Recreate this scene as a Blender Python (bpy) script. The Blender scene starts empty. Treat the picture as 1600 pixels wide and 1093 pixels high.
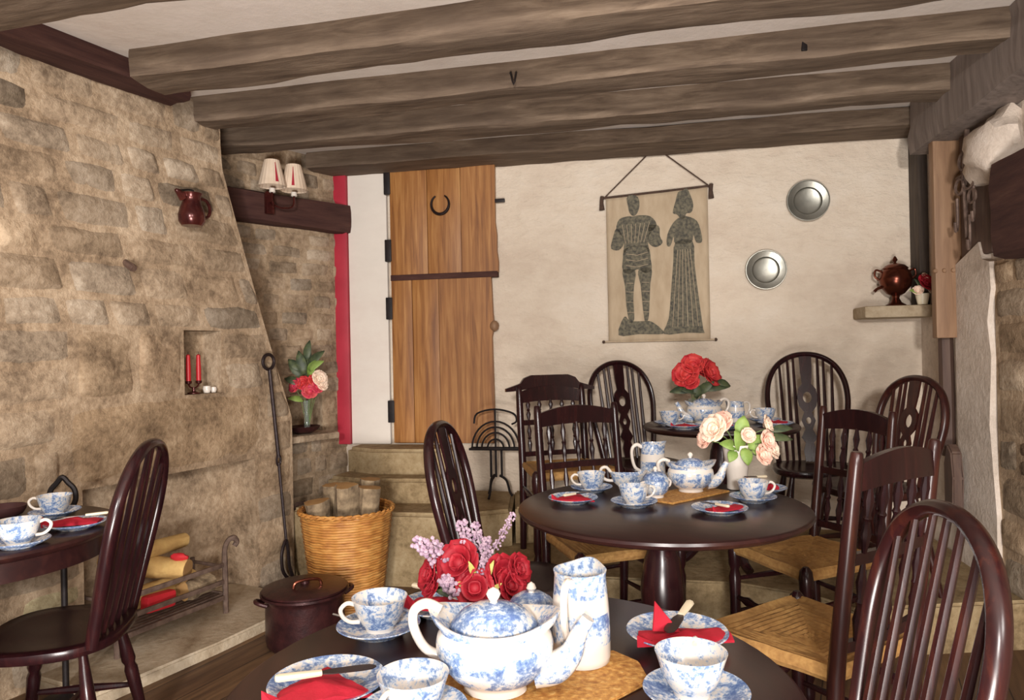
import bpy, bmesh, math, random
from mathutils import Vector, Matrix, noise
random.seed(7)
S = bpy.context.scene
C = S.collection
PI = math.pi
D2R = math.radians
V = Vector

# ------------------------------------------------------------------ camera, light, exposure
CAM_H = 1.26
cd = bpy.data.cameras.new('camera'); cam = bpy.data.objects.new('camera', cd); C.objects.link(cam)
cd.sensor_width = 36.0; cd.lens = 25.2; cd.clip_start = 0.05
cam.matrix_world = Matrix.Translation((0, 0, CAM_H)) @ Matrix.Rotation(PI / 2 + D2R(0.23), 4, 'X') @ Matrix.Rotation(D2R(-1.15), 4, 'Z')
S.camera = cam

w = bpy.data.worlds.new('world'); S.world = w; w.use_nodes = True
w.node_tree.nodes['Background'].inputs[0].default_value = (1.0, 0.95, 0.90, 1)
w.node_tree.nodes['Background'].inputs[1].default_value = 0.42


def area(name, loc, target, size, power, color=(1, 0.945, 0.90)):
    l = bpy.data.lights.new(name, 'AREA'); l.size = size; l.energy = power; l.color = color
    o = bpy.data.objects.new(name, l); C.objects.link(o)
    o.location = loc
    o.rotation_euler = (V(target) - V(loc)).to_track_quat('-Z', 'Y').to_euler()
    return o


area('flash_lamp', (-0.45, -3.1, 2.0), (0.1, 3.4, 1.1), 0.35, 350)
area('side_lamp', (1.5, -2.2, 2.1), (0.3, 4.4, 1.4), 0.5, 110)
area('ceiling_fill', (-0.1, -0.75, 0.32), (0.0, 1.6, 2.5), 0.8, 260)  # unseen fill light, added low down to brighten the ceiling
S.view_settings.view_transform = 'Standard'
S.view_settings.look = 'None'
S.view_settings.exposure = -0.62
S.view_settings.gamma = 1.0
S.view_settings.use_curve_mapping = False


# ------------------------------------------------------------------ materials
def lin(c):
    return tuple((x / 255 / 12.92 if x / 255 <= 0.04045 else ((x / 255 + 0.055) / 1.055) ** 2.4) for x in c) + (1,)


class NT:
    def __init__(s, name, rough=0.5, metal=0.0, spec=0.5):
        s.m = bpy.data.materials.new(name); s.m.use_nodes = True
        s.t = s.m.node_tree; s.b = s.t.nodes['Principled BSDF']
        s.b.inputs['Roughness'].default_value = rough; s.b.inputs['Metallic'].default_value = metal
        s.b.inputs['Specular IOR Level'].default_value = spec
        s.co = s.t.nodes.new('ShaderNodeTexCoord')

    def n(s, typ, **kw):
        x = s.t.nodes.new(typ)
        for k, v in kw.items():
            if k in x.inputs: x.inputs[k].default_value = v
            else: setattr(x, k, v)
        return x

    def l(s, a, b): s.t.links.new(a, b)

    def vec(s, scale=(1, 1, 1), coord='Object', rot=(0, 0, 0)):
        m = s.n('ShaderNodeMapping'); m.inputs['Scale'].default_value = scale; m.inputs['Rotation'].default_value = rot
        s.l(s.co.outputs[coord], m.inputs[0]); return m.outputs[0]

    def noise(s, vec, scale, detail=4, rough=0.55, dist=0.0):
        x = s.n('ShaderNodeTexNoise', Scale=scale, Detail=detail, Roughness=rough, Distortion=dist)
        s.l(vec, x.inputs['Vector']); return x.outputs[0]

    def ramp(s, fac, stops):
        r = s.n('ShaderNodeValToRGB'); e = r.color_ramp.elements
        while len(e) < len(stops): e.new(0.5)
        for i, (p, c) in enumerate(stops):
            e[i].position = p; e[i].color = lin(c) if len(c) == 3 else c
        s.l(fac, r.inputs[0]); return r.outputs[0]

    def mix(s, fac, a, b, mode='MIX'):
        x = s.n('ShaderNodeMix', data_type='RGBA', blend_type=mode)
        for sock, v in ((x.inputs[0], fac), (x.inputs[6], a), (x.inputs[7], b)):
            if isinstance(v, (int, float)): sock.default_value = v
            elif isinstance(v, tuple): sock.default_value = v if len(v) == 4 else lin(v)
            else: s.l(v, sock)
        return x.outputs[2]

    def math(s, op, a, b=0.0, clamp=False):
        x = s.n('ShaderNodeMath', operation=op, use_clamp=clamp)
        for sock, v in ((x.inputs[0], a), (x.inputs[1], b)):
            if isinstance(v, (int, float)): sock.default_value = v
            else: s.l(v, sock)
        return x.outputs[0]

    def color(s, c):
        if isinstance(c, tuple): s.b.inputs['Base Color'].default_value = c if len(c) == 4 else lin(c)
        else: s.l(c, s.b.inputs['Base Color'])

    def bump(s, h, strength=0.3, dist=0.01):
        b = s.n('ShaderNodeBump', Strength=strength, Distance=dist)
        s.l(h, b.inputs['Height']); s.l(b.outputs[0], s.b.inputs['Normal'])


def plain(name, c1, c2=None, scale=12, rough=0.5, metal=0.0, bump=0.0, bscale=60, stretch=(1, 1, 1), spec=0.5, coord='Object'):
    n = NT(name, rough, metal, spec)
    v = n.vec(stretch, coord)
    if c2:
        f = n.noise(v, scale, 5)
        n.color(n.ramp(f, [(0.35, c1), (0.65, c2)]))
    else:
        n.color(c1)
    if bump:
        n.bump(n.noise(v, bscale, 4), bump)
    return n.m


M = {}


def wood(name, c1, c2, c3, scale=6, rough=0.35, stretch=(1, 1, 0.08), bump=0.08, coord='Object', spec=0.5):
    n = NT(name, rough, 0, spec)
    v = n.vec(stretch, coord)
    f = n.noise(v, scale * 6, 6, 0.6, 0.6)
    g = n.noise(n.vec((1, 1, 1), coord), scale * 0.6, 3)
    c = n.ramp(f, [(0.3, c1), (0.5, c2), (0.72, c3)])
    n.color(n.mix(n.math('MULTIPLY', g, 0.5), c, c1))
    n.bump(f, bump, 0.004)
    M[name] = n.m
    return n.m


wood('dark_wood', (28, 10, 14), (38, 15, 18), (54, 22, 22), 8, 0.24, (1, 1, 0.12), 0.05, 'Object', 0.4)
wood('mahogany', (28, 10, 12), (40, 15, 15), (64, 28, 20), 8, 0.27, (1, 1, 0.1), 0.05, 'Object', 0.4)
wood('table_wood', (34, 17, 18), (44, 22, 21), (60, 32, 27), 5, 0.28, (1, 0.12, 1), 0.04)
wood('oak_chair', (36, 15, 16), (50, 22, 19), (74, 38, 26), 8, 0.3, (1, 1, 0.1), 0.06, 'Object', 0.4)
wood('door_pine', (118, 72, 34), (160, 108, 56), (192, 142, 84), 7, 0.5, (1, 1, 0.05), 0.06)
wood('grey_beam', (98, 86, 80), (124, 112, 104), (146, 132, 124), 5, 0.85, (1, 1, 0.1), 0.5)
wood('brown_plank', (118, 88, 64), (140, 108, 80), (158, 126, 96), 5, 0.6, (1, 1, 0.1), 0.08)
wood('grey_post', (58, 50, 46), (80, 70, 62), (104, 92, 80), 5, 0.8, (1, 1, 0.1), 0.3)
wood('brown_strut', (72, 54, 46), (88, 66, 56), (104, 82, 68), 6, 0.7, (1, 1, 0.1), 0.15)
M['iron'] = plain('iron', (34, 24, 26), (48, 36, 36), 30, 0.5, 0.5, 0.15, 90)
M['black_iron'] = plain('black_iron', (26, 22, 24), (40, 32, 32), 30, 0.55, 0.4, 0.1, 90)
M['grey_iron'] = plain('grey_iron', (92, 74, 66), (122, 102, 90), 30, 0.65, 0.3, 0.2, 90)
M['pot_iron'] = plain('pot_iron', (46, 24, 26), (66, 34, 34), 20, 0.38, 0.35, 0.12, 70)
M['copper'] = plain('copper', (84, 42, 32), (120, 66, 48), 9, 0.25, 0.85)
M['dark_copper'] = plain('dark_copper', (62, 26, 26), (92, 42, 36), 14, 0.22, 0.5)
M['pewter'] = plain('pewter', (132, 132, 124), (164, 162, 152), 6, 0.32, 0.75, 0.05, 30)
M['steel'] = plain('steel', (150, 148, 146), (175, 172, 168), 20, 0.25, 0.9)
M['dark_steel'] = plain('dark_steel', (58, 46, 46), (76, 64, 62), 20, 0.35, 0.6)
M['ivory'] = plain('ivory', (226, 216, 190), (214, 202, 174), 14, 0.4)
M['white_glaze'] = plain('white_glaze', (222, 214, 204), (214, 206, 196), 8, 0.18)
M['red_cloth'] = plain('red_cloth', (166, 14, 38), (180, 22, 46), 30, 0.85, 0, 0.15, 200)
M['red_candle'] = plain('red_candle', (178, 26, 36), (190, 34, 42), 10, 0.4)
M['red_paint'] = plain('red_paint', (160, 34, 52), (172, 42, 60), 6, 0.5)
M['shade_cream'] = plain('shade_cream', (226, 206, 184), (212, 190, 166), 10, 0.8)
M['red_petal'] = plain('red_petal', (142, 12, 32), (168, 22, 40), 40, 0.65)
M['rose_petal'] = plain('rose_petal', (184, 34, 46), (204, 66, 60), 25, 0.65)
M['pink_petal'] = plain('pink_petal', (226, 176, 158), (236, 202, 182), 30, 0.65)
M['cream_petal'] = plain('cream_petal', (236, 218, 196), (228, 196, 176), 30, 0.65)
M['magenta_petal'] = plain('magenta_petal', (196, 40, 82), (206, 90, 86), 40, 0.65)
M['lilac_petal'] = plain('lilac_petal', (150, 122, 146), (196, 172, 186), 90, 0.7)
M['yellow_leaf'] = plain('yellow_leaf', (196, 190, 110), (160, 160, 80), 40, 0.6)
M['green_leaf'] = plain('green_leaf', (116, 146, 66), (142, 166, 88), 30, 0.55)
M['dark_leaf'] = plain('dark_leaf', (54, 66, 50), (84, 94, 62), 30, 0.55)
M['stem_green'] = plain('stem_green', (84, 106, 62), (104, 124, 72), 30, 0.6)
M['straw_mat'] = None
M['bark'] = plain('bark', (92, 76, 58), (156, 136, 108), 18, 0.95, 0, 0.6, 40)
M['log_end'] = plain('log_end', (170, 134, 84), (150, 112, 66), 14, 0.9)
M['birch'] = plain('birch', (176, 140, 84), (200, 166, 104), 14, 0.85, 0, 0.3, 60)
M['ember'] = plain('ember', (190, 28, 42), (206, 44, 54), 14, 0.6)
M['cord'] = plain('cord', (66, 50, 42), (84, 64, 52), 60, 0.9)
M['rubbing'] = plain('rubbing', (74, 72, 66), (120, 114, 96), 60, 0.95, 0, 0.3, 120)
M['soot'] = plain('soot', (66, 52, 44), (92, 74, 60), 6, 0.95, 0, 0.4, 20)
M['bread'] = plain('bread', (70, 30, 28), (56, 24, 24), 14, 0.7)

# rush seat
n = NT('rush', 0.8)
f = n.noise(n.vec((1, 1, 1)), 60, 4); g = n.noise(n.vec((1, 1, 1)), 7, 3)
n.color(n.mix(g, n.ramp(f, [(0.3, (130, 96, 50)), (0.55, (172, 134, 76)), (0.8, (198, 164, 104))]), (144, 102, 56)))
n.bump(f, 0.3, 0.004); M['rush'] = n.m
# wicker
n = NT('wicker', 0.55)
w1 = n.n('ShaderNodeTexWave', Scale=26.0, Distortion=1.5, Detail=2.0); w1.bands_direction = 'Z'; n.l(n.vec(), w1.inputs['Vector'])
f = n.noise(n.vec((1, 1, 3)), 16, 4)
c = n.ramp(f, [(0.3, (158, 100, 46)), (0.5, (192, 132, 64)), (0.75, (216, 164, 92))])
n.color(n.mix(n.math('MULTIPLY', n.math('SUBTRACT', 1.0, w1.outputs[1]), 0.35), c, (120, 72, 36)))
n.bump(w1.outputs[1], 0.5, 0.01); M['wicker'] = n.m
# straw mat: woven checks
n = NT('straw_mat', 0.75)
br = n.n('ShaderNodeTexChecker', Scale=90.0); n.l(n.vec(), br.inputs['Vector'])
f = n.noise(n.vec(), 90, 4)
c = n.ramp(f, [(0.3, (150, 98, 44)), (0.55, (196, 146, 76)), (0.8, (220, 184, 116))])
n.color(n.mix(n.math('MULTIPLY', br.outputs[1], 0.25), c, (140, 84, 40))); n.bump(f, 0.5, 0.006); M['straw_mat'] = n.m
n = NT('hessian', 0.95)
f = n.noise(n.vec((1, 1, 0.3)), 18, 5)
n.color(n.ramp(f, [(0.3, (172, 152, 126)), (0.7, (194, 176, 150))])); n.bump(n.noise(n.vec(), 260, 2), 0.3, 0.003); M['hessian'] = n.m


# blue and white china; bands = height intervals (object space) left plain white
def china(name, bands=(), dens=0.5, scale=26):
    n = NT(name, 0.16)
    v = n.vec()
    big = n.noise(v, scale, 3, 0.6, 0.8)
    fine = n.noise(v, scale * 5, 3, 0.7)
    k = n.math('ADD', n.math('MULTIPLY', big, 0.55), n.math('MULTIPLY', fine, 0.45))
    c = n.ramp(k, [(dens - 0.05, (218, 212, 204)), (dens, (180, 194, 212)), (dens + 0.045, (126, 148, 182)), (dens + 0.13, (84, 108, 156))])
    if bands:
        sep = n.n('ShaderNodeSeparateXYZ'); n.l(v, sep.inputs[0])
        tot = None
        for a, b in bands:
            m = n.math('MULTIPLY', n.math('GREATER_THAN', sep.outputs[2], a), n.math('LESS_THAN', sep.outputs[2], b))
            tot = m if tot is None else n.math('ADD', tot, m, True)
        c = n.mix(tot, c, (220, 213, 204))
    n.color(c); M[name] = n.m
    return n.m


china('china_cup', ((-0.01, 0.008),), 0.51, 34)
china('china_plate', (), 0.48, 30)
china('china_pot', ((-0.01, 0.022), (0.088, 0.103)), 0.515, 24)
china('china_lid', (), 0.465, 26)
china('china_jug', ((-0.01, 0.035), (0.085, 0.112)), 0.51, 26)
china('china_bowl', ((-0.01, 0.012),), 0.49, 28)

# glass
n = NT('clear_glass', 0.05); n.b.inputs['Transmission Weight'].default_value = 0.9; n.b.inputs['IOR'].default_value = 1.3
n.color((0.80, 0.88, 0.84, 1)); M['clear_glass'] = n.m


# stone with per-stone tint
def stonemat(name, c1, c2, c3, bump=0.5):
    n = NT(name, 0.95, 0, 0.2)
    a = n.n('ShaderNodeAttribute', attribute_name='tint')
    v = n.vec((1, 1, 1), 'Object')
    f = n.noise(v, 5, 6, 0.65); g = n.noise(v, 34, 5, 0.7)
    k = n.math('ADD', n.math('MULTIPLY', f, 0.6), n.math('MULTIPLY', g, 0.4))
    c = n.ramp(k, [(0.36, c1), (0.5, c2), (0.64, c3)])
    n.color(n.mix(1.0, c, a.outputs[0], 'MULTIPLY'))
    n.bump(n.math('ADD', g, f), bump, 0.02)
    M[name] = n.m


stonemat('stone', (104, 88, 72), (152, 133, 111), (184, 166, 144))
stonemat('pale_stone', (156, 138, 114), (182, 166, 142), (200, 186, 164), 0.3)
stonemat('step_stone', (110, 92, 66), (150, 130, 98), (170, 152, 120), 0.35)
stonemat('limewash', (180, 166, 152), (204, 190, 176), (216, 204, 192), 0.35)


def plaster(name, c1, c2, c3, s1=1.2, bump=0.35):
    n = NT(name, 0.9, 0, 0.2)
    v = n.vec((1, 1, 1.8), 'Object')
    f = n.noise(v, s1, 5, 0.6); g = n.noise(v, 9, 5, 0.65)
    n.color(n.ramp(n.math('ADD', n.math('MULTIPLY', f, 0.7), n.math('MULTIPLY', g, 0.3)), [(0.38, c1), (0.5, c2), (0.62, c3)]))
    n.bump(n.math('ADD', g, n.math('MULTIPLY', n.noise(v, 3.2, 4, 0.6), 1.5)), bump, 0.035)
    M[name] = n.m


plaster('white_wall', (206, 190, 172), (216, 202, 184), (222, 210, 194), 1.2, 0.6)
plaster('ceiling_white', (206, 194, 184), (214, 204, 194), (220, 210, 202), 1.5, 0.15)
plaster('smooth_white', (216, 206, 196), (220, 212, 202), (224, 216, 206), 1.0, 0.05)

# rough oak
n = NT('old_oak', 0.85, 0, 0.25)
v = n.vec((0.12, 1, 1), 'Object')
f = n.noise(v, 30, 6, 0.65, 0.4); g = n.noise(n.vec((0.5, 1, 1)), 3.2, 4, 0.6)
c = n.ramp(f, [(0.3, (78, 64, 53)), (0.5, (110, 94, 79)), (0.72, (136, 119, 102))])
n.color(n.mix(n.ramp(g, [(0.42, (0, 0, 0, 1)), (0.66, (0.7, 0.7, 0.7, 1))]), c, (86, 72, 61)))
n.bump(f, 0.45, 0.012); M['old_oak'] = n.m
n = NT('dark_oak', 0.85, 0, 0.25)
f = n.noise(n.vec((0.12, 1, 1)), 30, 6, 0.65)
n.color(n.ramp(f, [(0.3, (56, 34, 32)), (0.6, (76, 50, 44)), (0.8, (92, 66, 56))])); n.bump(f, 0.4, 0.012); M['dark_oak'] = n.m

# floor boards running along the fireplace wall
n = NT('floor_boards', 0.6)
v = n.vec((1, 1, 1), 'Object', (0, 0, D2R(25.9)))
sep = n.n('ShaderNodeSeparateXYZ'); n.l(v, sep.inputs[0])
bx_ = n.math('MULTIPLY', sep.outputs[0], 6.5)
fr = n.math('FRACT', bx_); fl = n.math('FLOOR', bx_)
wn = n.n('ShaderNodeTexWhiteNoise'); wn.noise_dimensions = '1D'; n.l(fl, wn.inputs['W'])
mp = n.n('ShaderNodeMapping'); mp.inputs['Scale'].default_value = (1, 0.08, 1); n.l(v, mp.inputs[0])
f = n.noise(mp.outputs[0], 34, 5)
c = n.ramp(f, [(0.3, (74, 52, 36)), (0.55, (112, 84, 58)), (0.75, (136, 104, 72))])
c = n.mix(n.math('MULTIPLY', wn.outputs[0], 0.45), c, (72, 48, 36))
c = n.mix(n.math('LESS_THAN', fr, 0.03), c, (36, 22, 18))
n.color(c); n.bump(f, 0.15, 0.005); M['floor_boards'] = n.m


# ------------------------------------------------------------------ mesh helpers
def obj(name, bm, mat, parent=None, smooth=40, loc=None):
    me = bpy.data.meshes.new(name)
    bmesh.ops.recalc_face_normals(bm, faces=bm.faces)
    bm.to_mesh(me); bm.free()
    mats = mat if isinstance(mat, list) else [mat]
    for m in mats: me.materials.append(M[m])
    for p in me.polygons: p.use_smooth = True
    me.set_sharp_from_angle(angle=D2R(smooth))
    o = bpy.data.objects.new(name, me); C.objects.link(o)
    if parent: o.parent = parent
    if loc: o.location = loc
    return o


def tag(o, label=None, cat=None, group=None, kind=None):
    for k, v in (('label', label), ('category', cat), ('group', group), ('kind', kind)):
        if v: o[k] = v
    return o


def thing(name, label, cat, loc=(0, 0, 0), rot=0.0, group=None):
    o = bpy.data.objects.new(name, None); o.empty_display_size = 0.05; C.objects.link(o)
    o.location = loc; o.rotation_euler = (0, 0, rot)
    return tag(o, label, cat, group)


def struct(name, bm, mat, parent=None, smooth=40):
    o = obj(name, bm, mat, parent, smooth)
    if not parent: o['kind'] = 'structure'
    if 'tint' not in o.data.color_attributes:
        for d_ in o.data.color_attributes.new('tint', 'FLOAT_COLOR', 'CORNER').data: d_.color = (1, 1, 1, 1)
    return o


def dup(root, loc, rot, label, group=None, name=None):
    r = root.copy(); C.objects.link(r); r.location = loc; r.rotation_euler = (0, 0, rot)
    r['label'] = label
    if group: r['group'] = group
    for ch in list(root.children):
        c = ch.copy(); C.objects.link(c); c.parent = r
        for g in list(ch.children):
            d = g.copy(); C.objects.link(d); d.parent = c
    return r


def face_rot(fx, fy): return math.atan2(fx, -fy)


def B(): return bmesh.new()


def box(bm, c, s, rot=None, bev=0.0):
    r = bmesh.ops.create_cube(bm, size=1.0)
    vs = r['verts']
    bmesh.ops.scale(bm, vec=s, verts=vs)
    if bev:
        es = list({e for v in vs for e in v.link_edges})
        rr = bmesh.ops.bevel(bm, geom=es, offset=bev, segments=2, affect='EDGES', profile=0.6)
        vs = list({v for f in rr['faces'] for v in f.verts} | {v for v in vs if v.is_valid})
        vs = list({v for v0 in vs for f in v0.link_faces for v in f.verts})
    if rot is not None: bmesh.ops.transform(bm, matrix=rot.to_4x4(), verts=vs, space=Matrix.Identity(4))
    bmesh.ops.translate(bm, vec=c, verts=vs)
    return vs


def frame(d):
    d = d.normalized()
    a = V((0, 0, 1)) if abs(d.z) < 0.9 else V((1, 0, 0))
    x = a.cross(d).normalized(); return x, d.cross(x).normalized()


def loft(bm, rings, closed_ends=True, cyc=False):
    R = [[bm.verts.new(p) for p in r] for r in rings]
    nn = len(R[0])
    L = len(R)
    for i in range(L if cyc else L - 1):
        a, b = R[i], R[(i + 1) % L]
        for k in range(nn):
            try: bm.faces.new((a[k], a[(k + 1) % nn], b[(k + 1) % nn], b[k]))
            except ValueError: pass
    if closed_ends and not cyc:
        for r in (R[0], R[-1]):
            try: bm.faces.new(r)
            except ValueError: pass
    return R


def smooth_path(pts, sub=4, cyc=False):
    pts = [V(p) for p in pts]; n = len(pts); out = []
    for i in range(n if cyc else n - 1):
        p0 = pts[(i - 1) % n] if (cyc or i > 0) else pts[i]
        p1, p2 = pts[i], pts[(i + 1) % n]
        p3 = pts[(i + 2) % n] if (cyc or i + 2 < n) else p2
        for k in range(sub):
            t = k / sub
            out.append(0.5 * ((2 * p1) + (p2 - p0) * t + (2 * p0 - 5 * p1 + 4 * p2 - p3) * t * t + (3 * p1 - p0 - 3 * p2 + p3) * t ** 3))
    if not cyc: out.append(pts[-1])
    return out


def tube(bm, pts, r, seg=8, sub=0, cyc=False, flat=1.0):
    """r: number or list along the points; flat squashes the section across the second axis"""
    if sub:
        k = len(pts)
        rr = r if isinstance(r, (list, tuple)) else [r] * k
        pts2 = smooth_path(pts, sub, cyc)
        r = []
        for i in range(len(pts2)):
            t = i / sub; a = min(int(t), k - 1); b = (a + 1) % k if cyc else min(a + 1, k - 1)
            r.append(rr[a] + (rr[b] - rr[a]) * (t - int(t)))
        pts = pts2
    else:
        pts = [V(p) for p in pts]
        if not isinstance(r, (list, tuple)): r = [r] * len(pts)
    L = len(pts)
    rings = []; prev = None
    for i in range(L):
        if cyc: d = pts[(i + 1) % L] - pts[(i - 1) % L]
        else: d = pts[min(i + 1, L - 1)] - pts[max(i - 1, 0)]
        d.normalize()
        if prev is None: x, y = frame(d)
        else:
            x = prev - d * prev.dot(d)
            if x.length < 1e-6: x, _ = frame(d)
            x.normalize(); y = d.cross(x)
        prev = x
        rings.append([pts[i] + (x * math.cos(2 * PI * k / seg) + y * math.sin(2 * PI * k / seg) * flat) * r[i] for k in range(seg)])
    loft(bm, rings, True, cyc)


def turned(bm, p0, p1, prof, seg=12):
    """lathe-turned stick from p0 to p1; prof = [(t, r)]"""
    p0, p1 = V(p0), V(p1); x, y = frame(p1 - p0)
    loft(bm, [[p0.lerp(p1, t) + (x * math.cos(2 * PI * k / seg) + y * math.sin(2 * PI * k / seg)) * r for k in range(seg)] for t, r in prof])


def lathe(bm, prof, seg=32, sx=1.0, sy=1.0, c=(0, 0, 0), wob=None, cap=True):
    """prof = [(r, z)]"""
    c = V(c); rings = []
    for r, z in prof:
        r = max(r, 1e-4)
        rings.append([c + V((r * sx * math.cos(2 * PI * k / seg) * (wob(k, seg) if wob else 1), r * sy * math.sin(2 * PI * k / seg) * (wob(k, seg) if wob else 1), z)) for k in range(seg)])
    loft(bm, rings, cap)


def prism(bm, pts, axis, thick, org=(0, 0, 0), u=(1, 0, 0), v=(0, 0, 1)):
    """2D outline (a,b) -> org + a*u + b*v extruded by thick along axis"""
    org, u, v, axis = V(org), V(u), V(v), V(axis)
    f1 = [bm.verts.new(org + u * a + v * b) for a, b in pts]
    f2 = [bm.verts.new(org + u * a + v * b + axis * thick) for a, b in pts]
    n = len(pts)
    bm.faces.new(f1); bm.faces.new(f2[::-1])
    for i in range(n): bm.faces.new((f1[i], f1[(i + 1) % n], f2[(i + 1) % n], f2[i]))


def blob(bm, c, s, sub=2, jit=0.0, freq=8.0):
    r = bmesh.ops.create_icosphere(bm, subdivisions=sub, radius=1.0)
    c = V(c)
    for v in r['verts']:
        p = v.co.copy()
        k = 1 + jit * noise.noise(p * freq * 0.2 + c * 7)
        v.co = c + V((p.x * s[0], p.y * s[1], p.z * s[2])) * k
    return r['verts']


def leaf_bm(bm, base, dirv, up, L, W, bend=0.25):
    d = V(dirv).normalized(); s = d.cross(V(up)).normalized(); n = s.cross(d)
    rows = []
    for i in range(6):
        t = i / 5; wd = W * math.sin(PI * min(t * 0.92 + 0.06, 1)) ** 0.8
        ctr = V(base) + d * L * t + n * (-bend * L * t * t)
        rows.append([ctr - s * wd + n * wd * 0.35, ctr, ctr + s * wd + n * wd * 0.35])
    vs = [[bm.verts.new(p) for p in r] for r in rows]
    for i in range(5):
        for j in range(2): bm.faces.new((vs[i][j], vs[i][j + 1], vs[i + 1][j + 1], vs[i + 1][j]))


def solidify(o, t):
    m = o.modifiers.new('solid', 'SOLIDIFY'); m.thickness = t; m.offset = 0
    return o


def rose_bm(c, r, up=(0, 0, 1), seed=0):
    """a full bloom of overlapping cupped petals"""
    rnd = random.Random(seed); bm = B(); c = V(c); up = V(up).normalized(); x, y = frame(up)
    blob(bm, c, (r * 0.45,) * 3, 1)
    for ring, (n, rad, tilt, sz) in enumerate(((4, 0.25, 0.2, 0.6), (6, 0.5, 0.6, 0.75), (7, 0.72, 1.05, 0.8))):
        for k in range(n):
            a = 2 * PI * (k + 0.5 * ring) / n + rnd.uniform(-0.2, 0.2)
            o = x * math.cos(a) + y * math.sin(a); s = up.cross(o)
            base = c + o * r * rad * 0.5 - up * r * 0.2
            d = (up * math.cos(tilt) + o * math.sin(tilt)).normalized()
            nn = s.cross(d)
            rows = []
            for i in range(5):
                t = i / 4; wd = r * sz * (0.35 + 0.75 * math.sin(PI * (0.12 + 0.7 * t)))
                row = []
                for j in range(5):
                    q = j / 2 - 1
                    row.append(bm.verts.new(base + d * r * sz * 1.15 * t + s * wd * q * 0.8 - nn * (r * 0.22 * q * q * (1 - 0.4 * t)) * (1 if nn.dot(o) > 0 else -1) + o * r * 0.16 * t * t + up * (r * 0.03 * rnd.uniform(-1, 1))))
                rows.append(row)
            for i in range(4):
                for j in range(4): bm.faces.new((rows[i][j], rows[i][j + 1], rows[i + 1][j + 1], rows[i + 1][j]))
    return bm


def spray_bm(base, tip, r, n=60, seed=0):
    """flowering spike: many little florets along a stem"""
    rnd = random.Random(seed); bm = B(); base, tip = V(base), V(tip); x, y = frame(tip - base)
    tube(bm, [base, base.lerp(tip, 0.5), tip], r * 0.12, 5)
    for i in range(n):
        t = rnd.uniform(0.15, 1.0); a = rnd.uniform(0, 2 * PI); q = r * (1.1 - 0.5 * t) * rnd.uniform(0.5, 1)
        blob(bm, base.lerp(tip, t) + (x * math.cos(a) + y * math.sin(a)) * q, (r * 0.26,) * 3, 1)
    return bm


# ------------------------------------------------------------------ wall frames
class Plane:
    def __init__(s, ref, u, n): s.ref, s.u, s.n = V((ref[0], ref[1], 0)), V((u[0], u[1], 0)).normalized(), V((n[0], n[1], 0)).normalized()
    def __call__(s, a, z, d=0.0): return s.ref + s.u * a + s.n * d + V((0, 0, z))


HW = Plane((-1.6, 3.33), (0.4364, 0.8998), (0.8998, -0.4364))      # fireplace wall (chimney breast)
FW = Plane((-1.09, 4.72), (0.6247, 0.7809), (0.7809, -0.6247))     # set-back wall beyond the breast
BW = Plane((0, 4.5), (0.9824, -0.1867), (-0.1867, -0.9824))        # white end wall
RW = Plane((2.32, 4.06), (-0.1867, -0.9824), (-0.9824, 0.1867))    # side wall on the other hand, a = towards the camera
CEIL = 2.53


def pbox(P, a0, a1, z0, z1, d0, d1, bm=None, bev=0.004):
    bm = bm or B()
    c = P((a0 + a1) / 2, (z0 + z1) / 2, (d0 + d1) / 2)
    rot = Matrix((P.u, P.n, V((0, 0, 1)))).transposed()
    if rot.determinant() < 0: rot = Matrix((-P.u, P.n, V((0, 0, 1)))).transposed()
    box(bm, c, (abs(a1 - a0), abs(d1 - d0), abs(z1 - z0)), rot, bev)
    return bm


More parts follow.
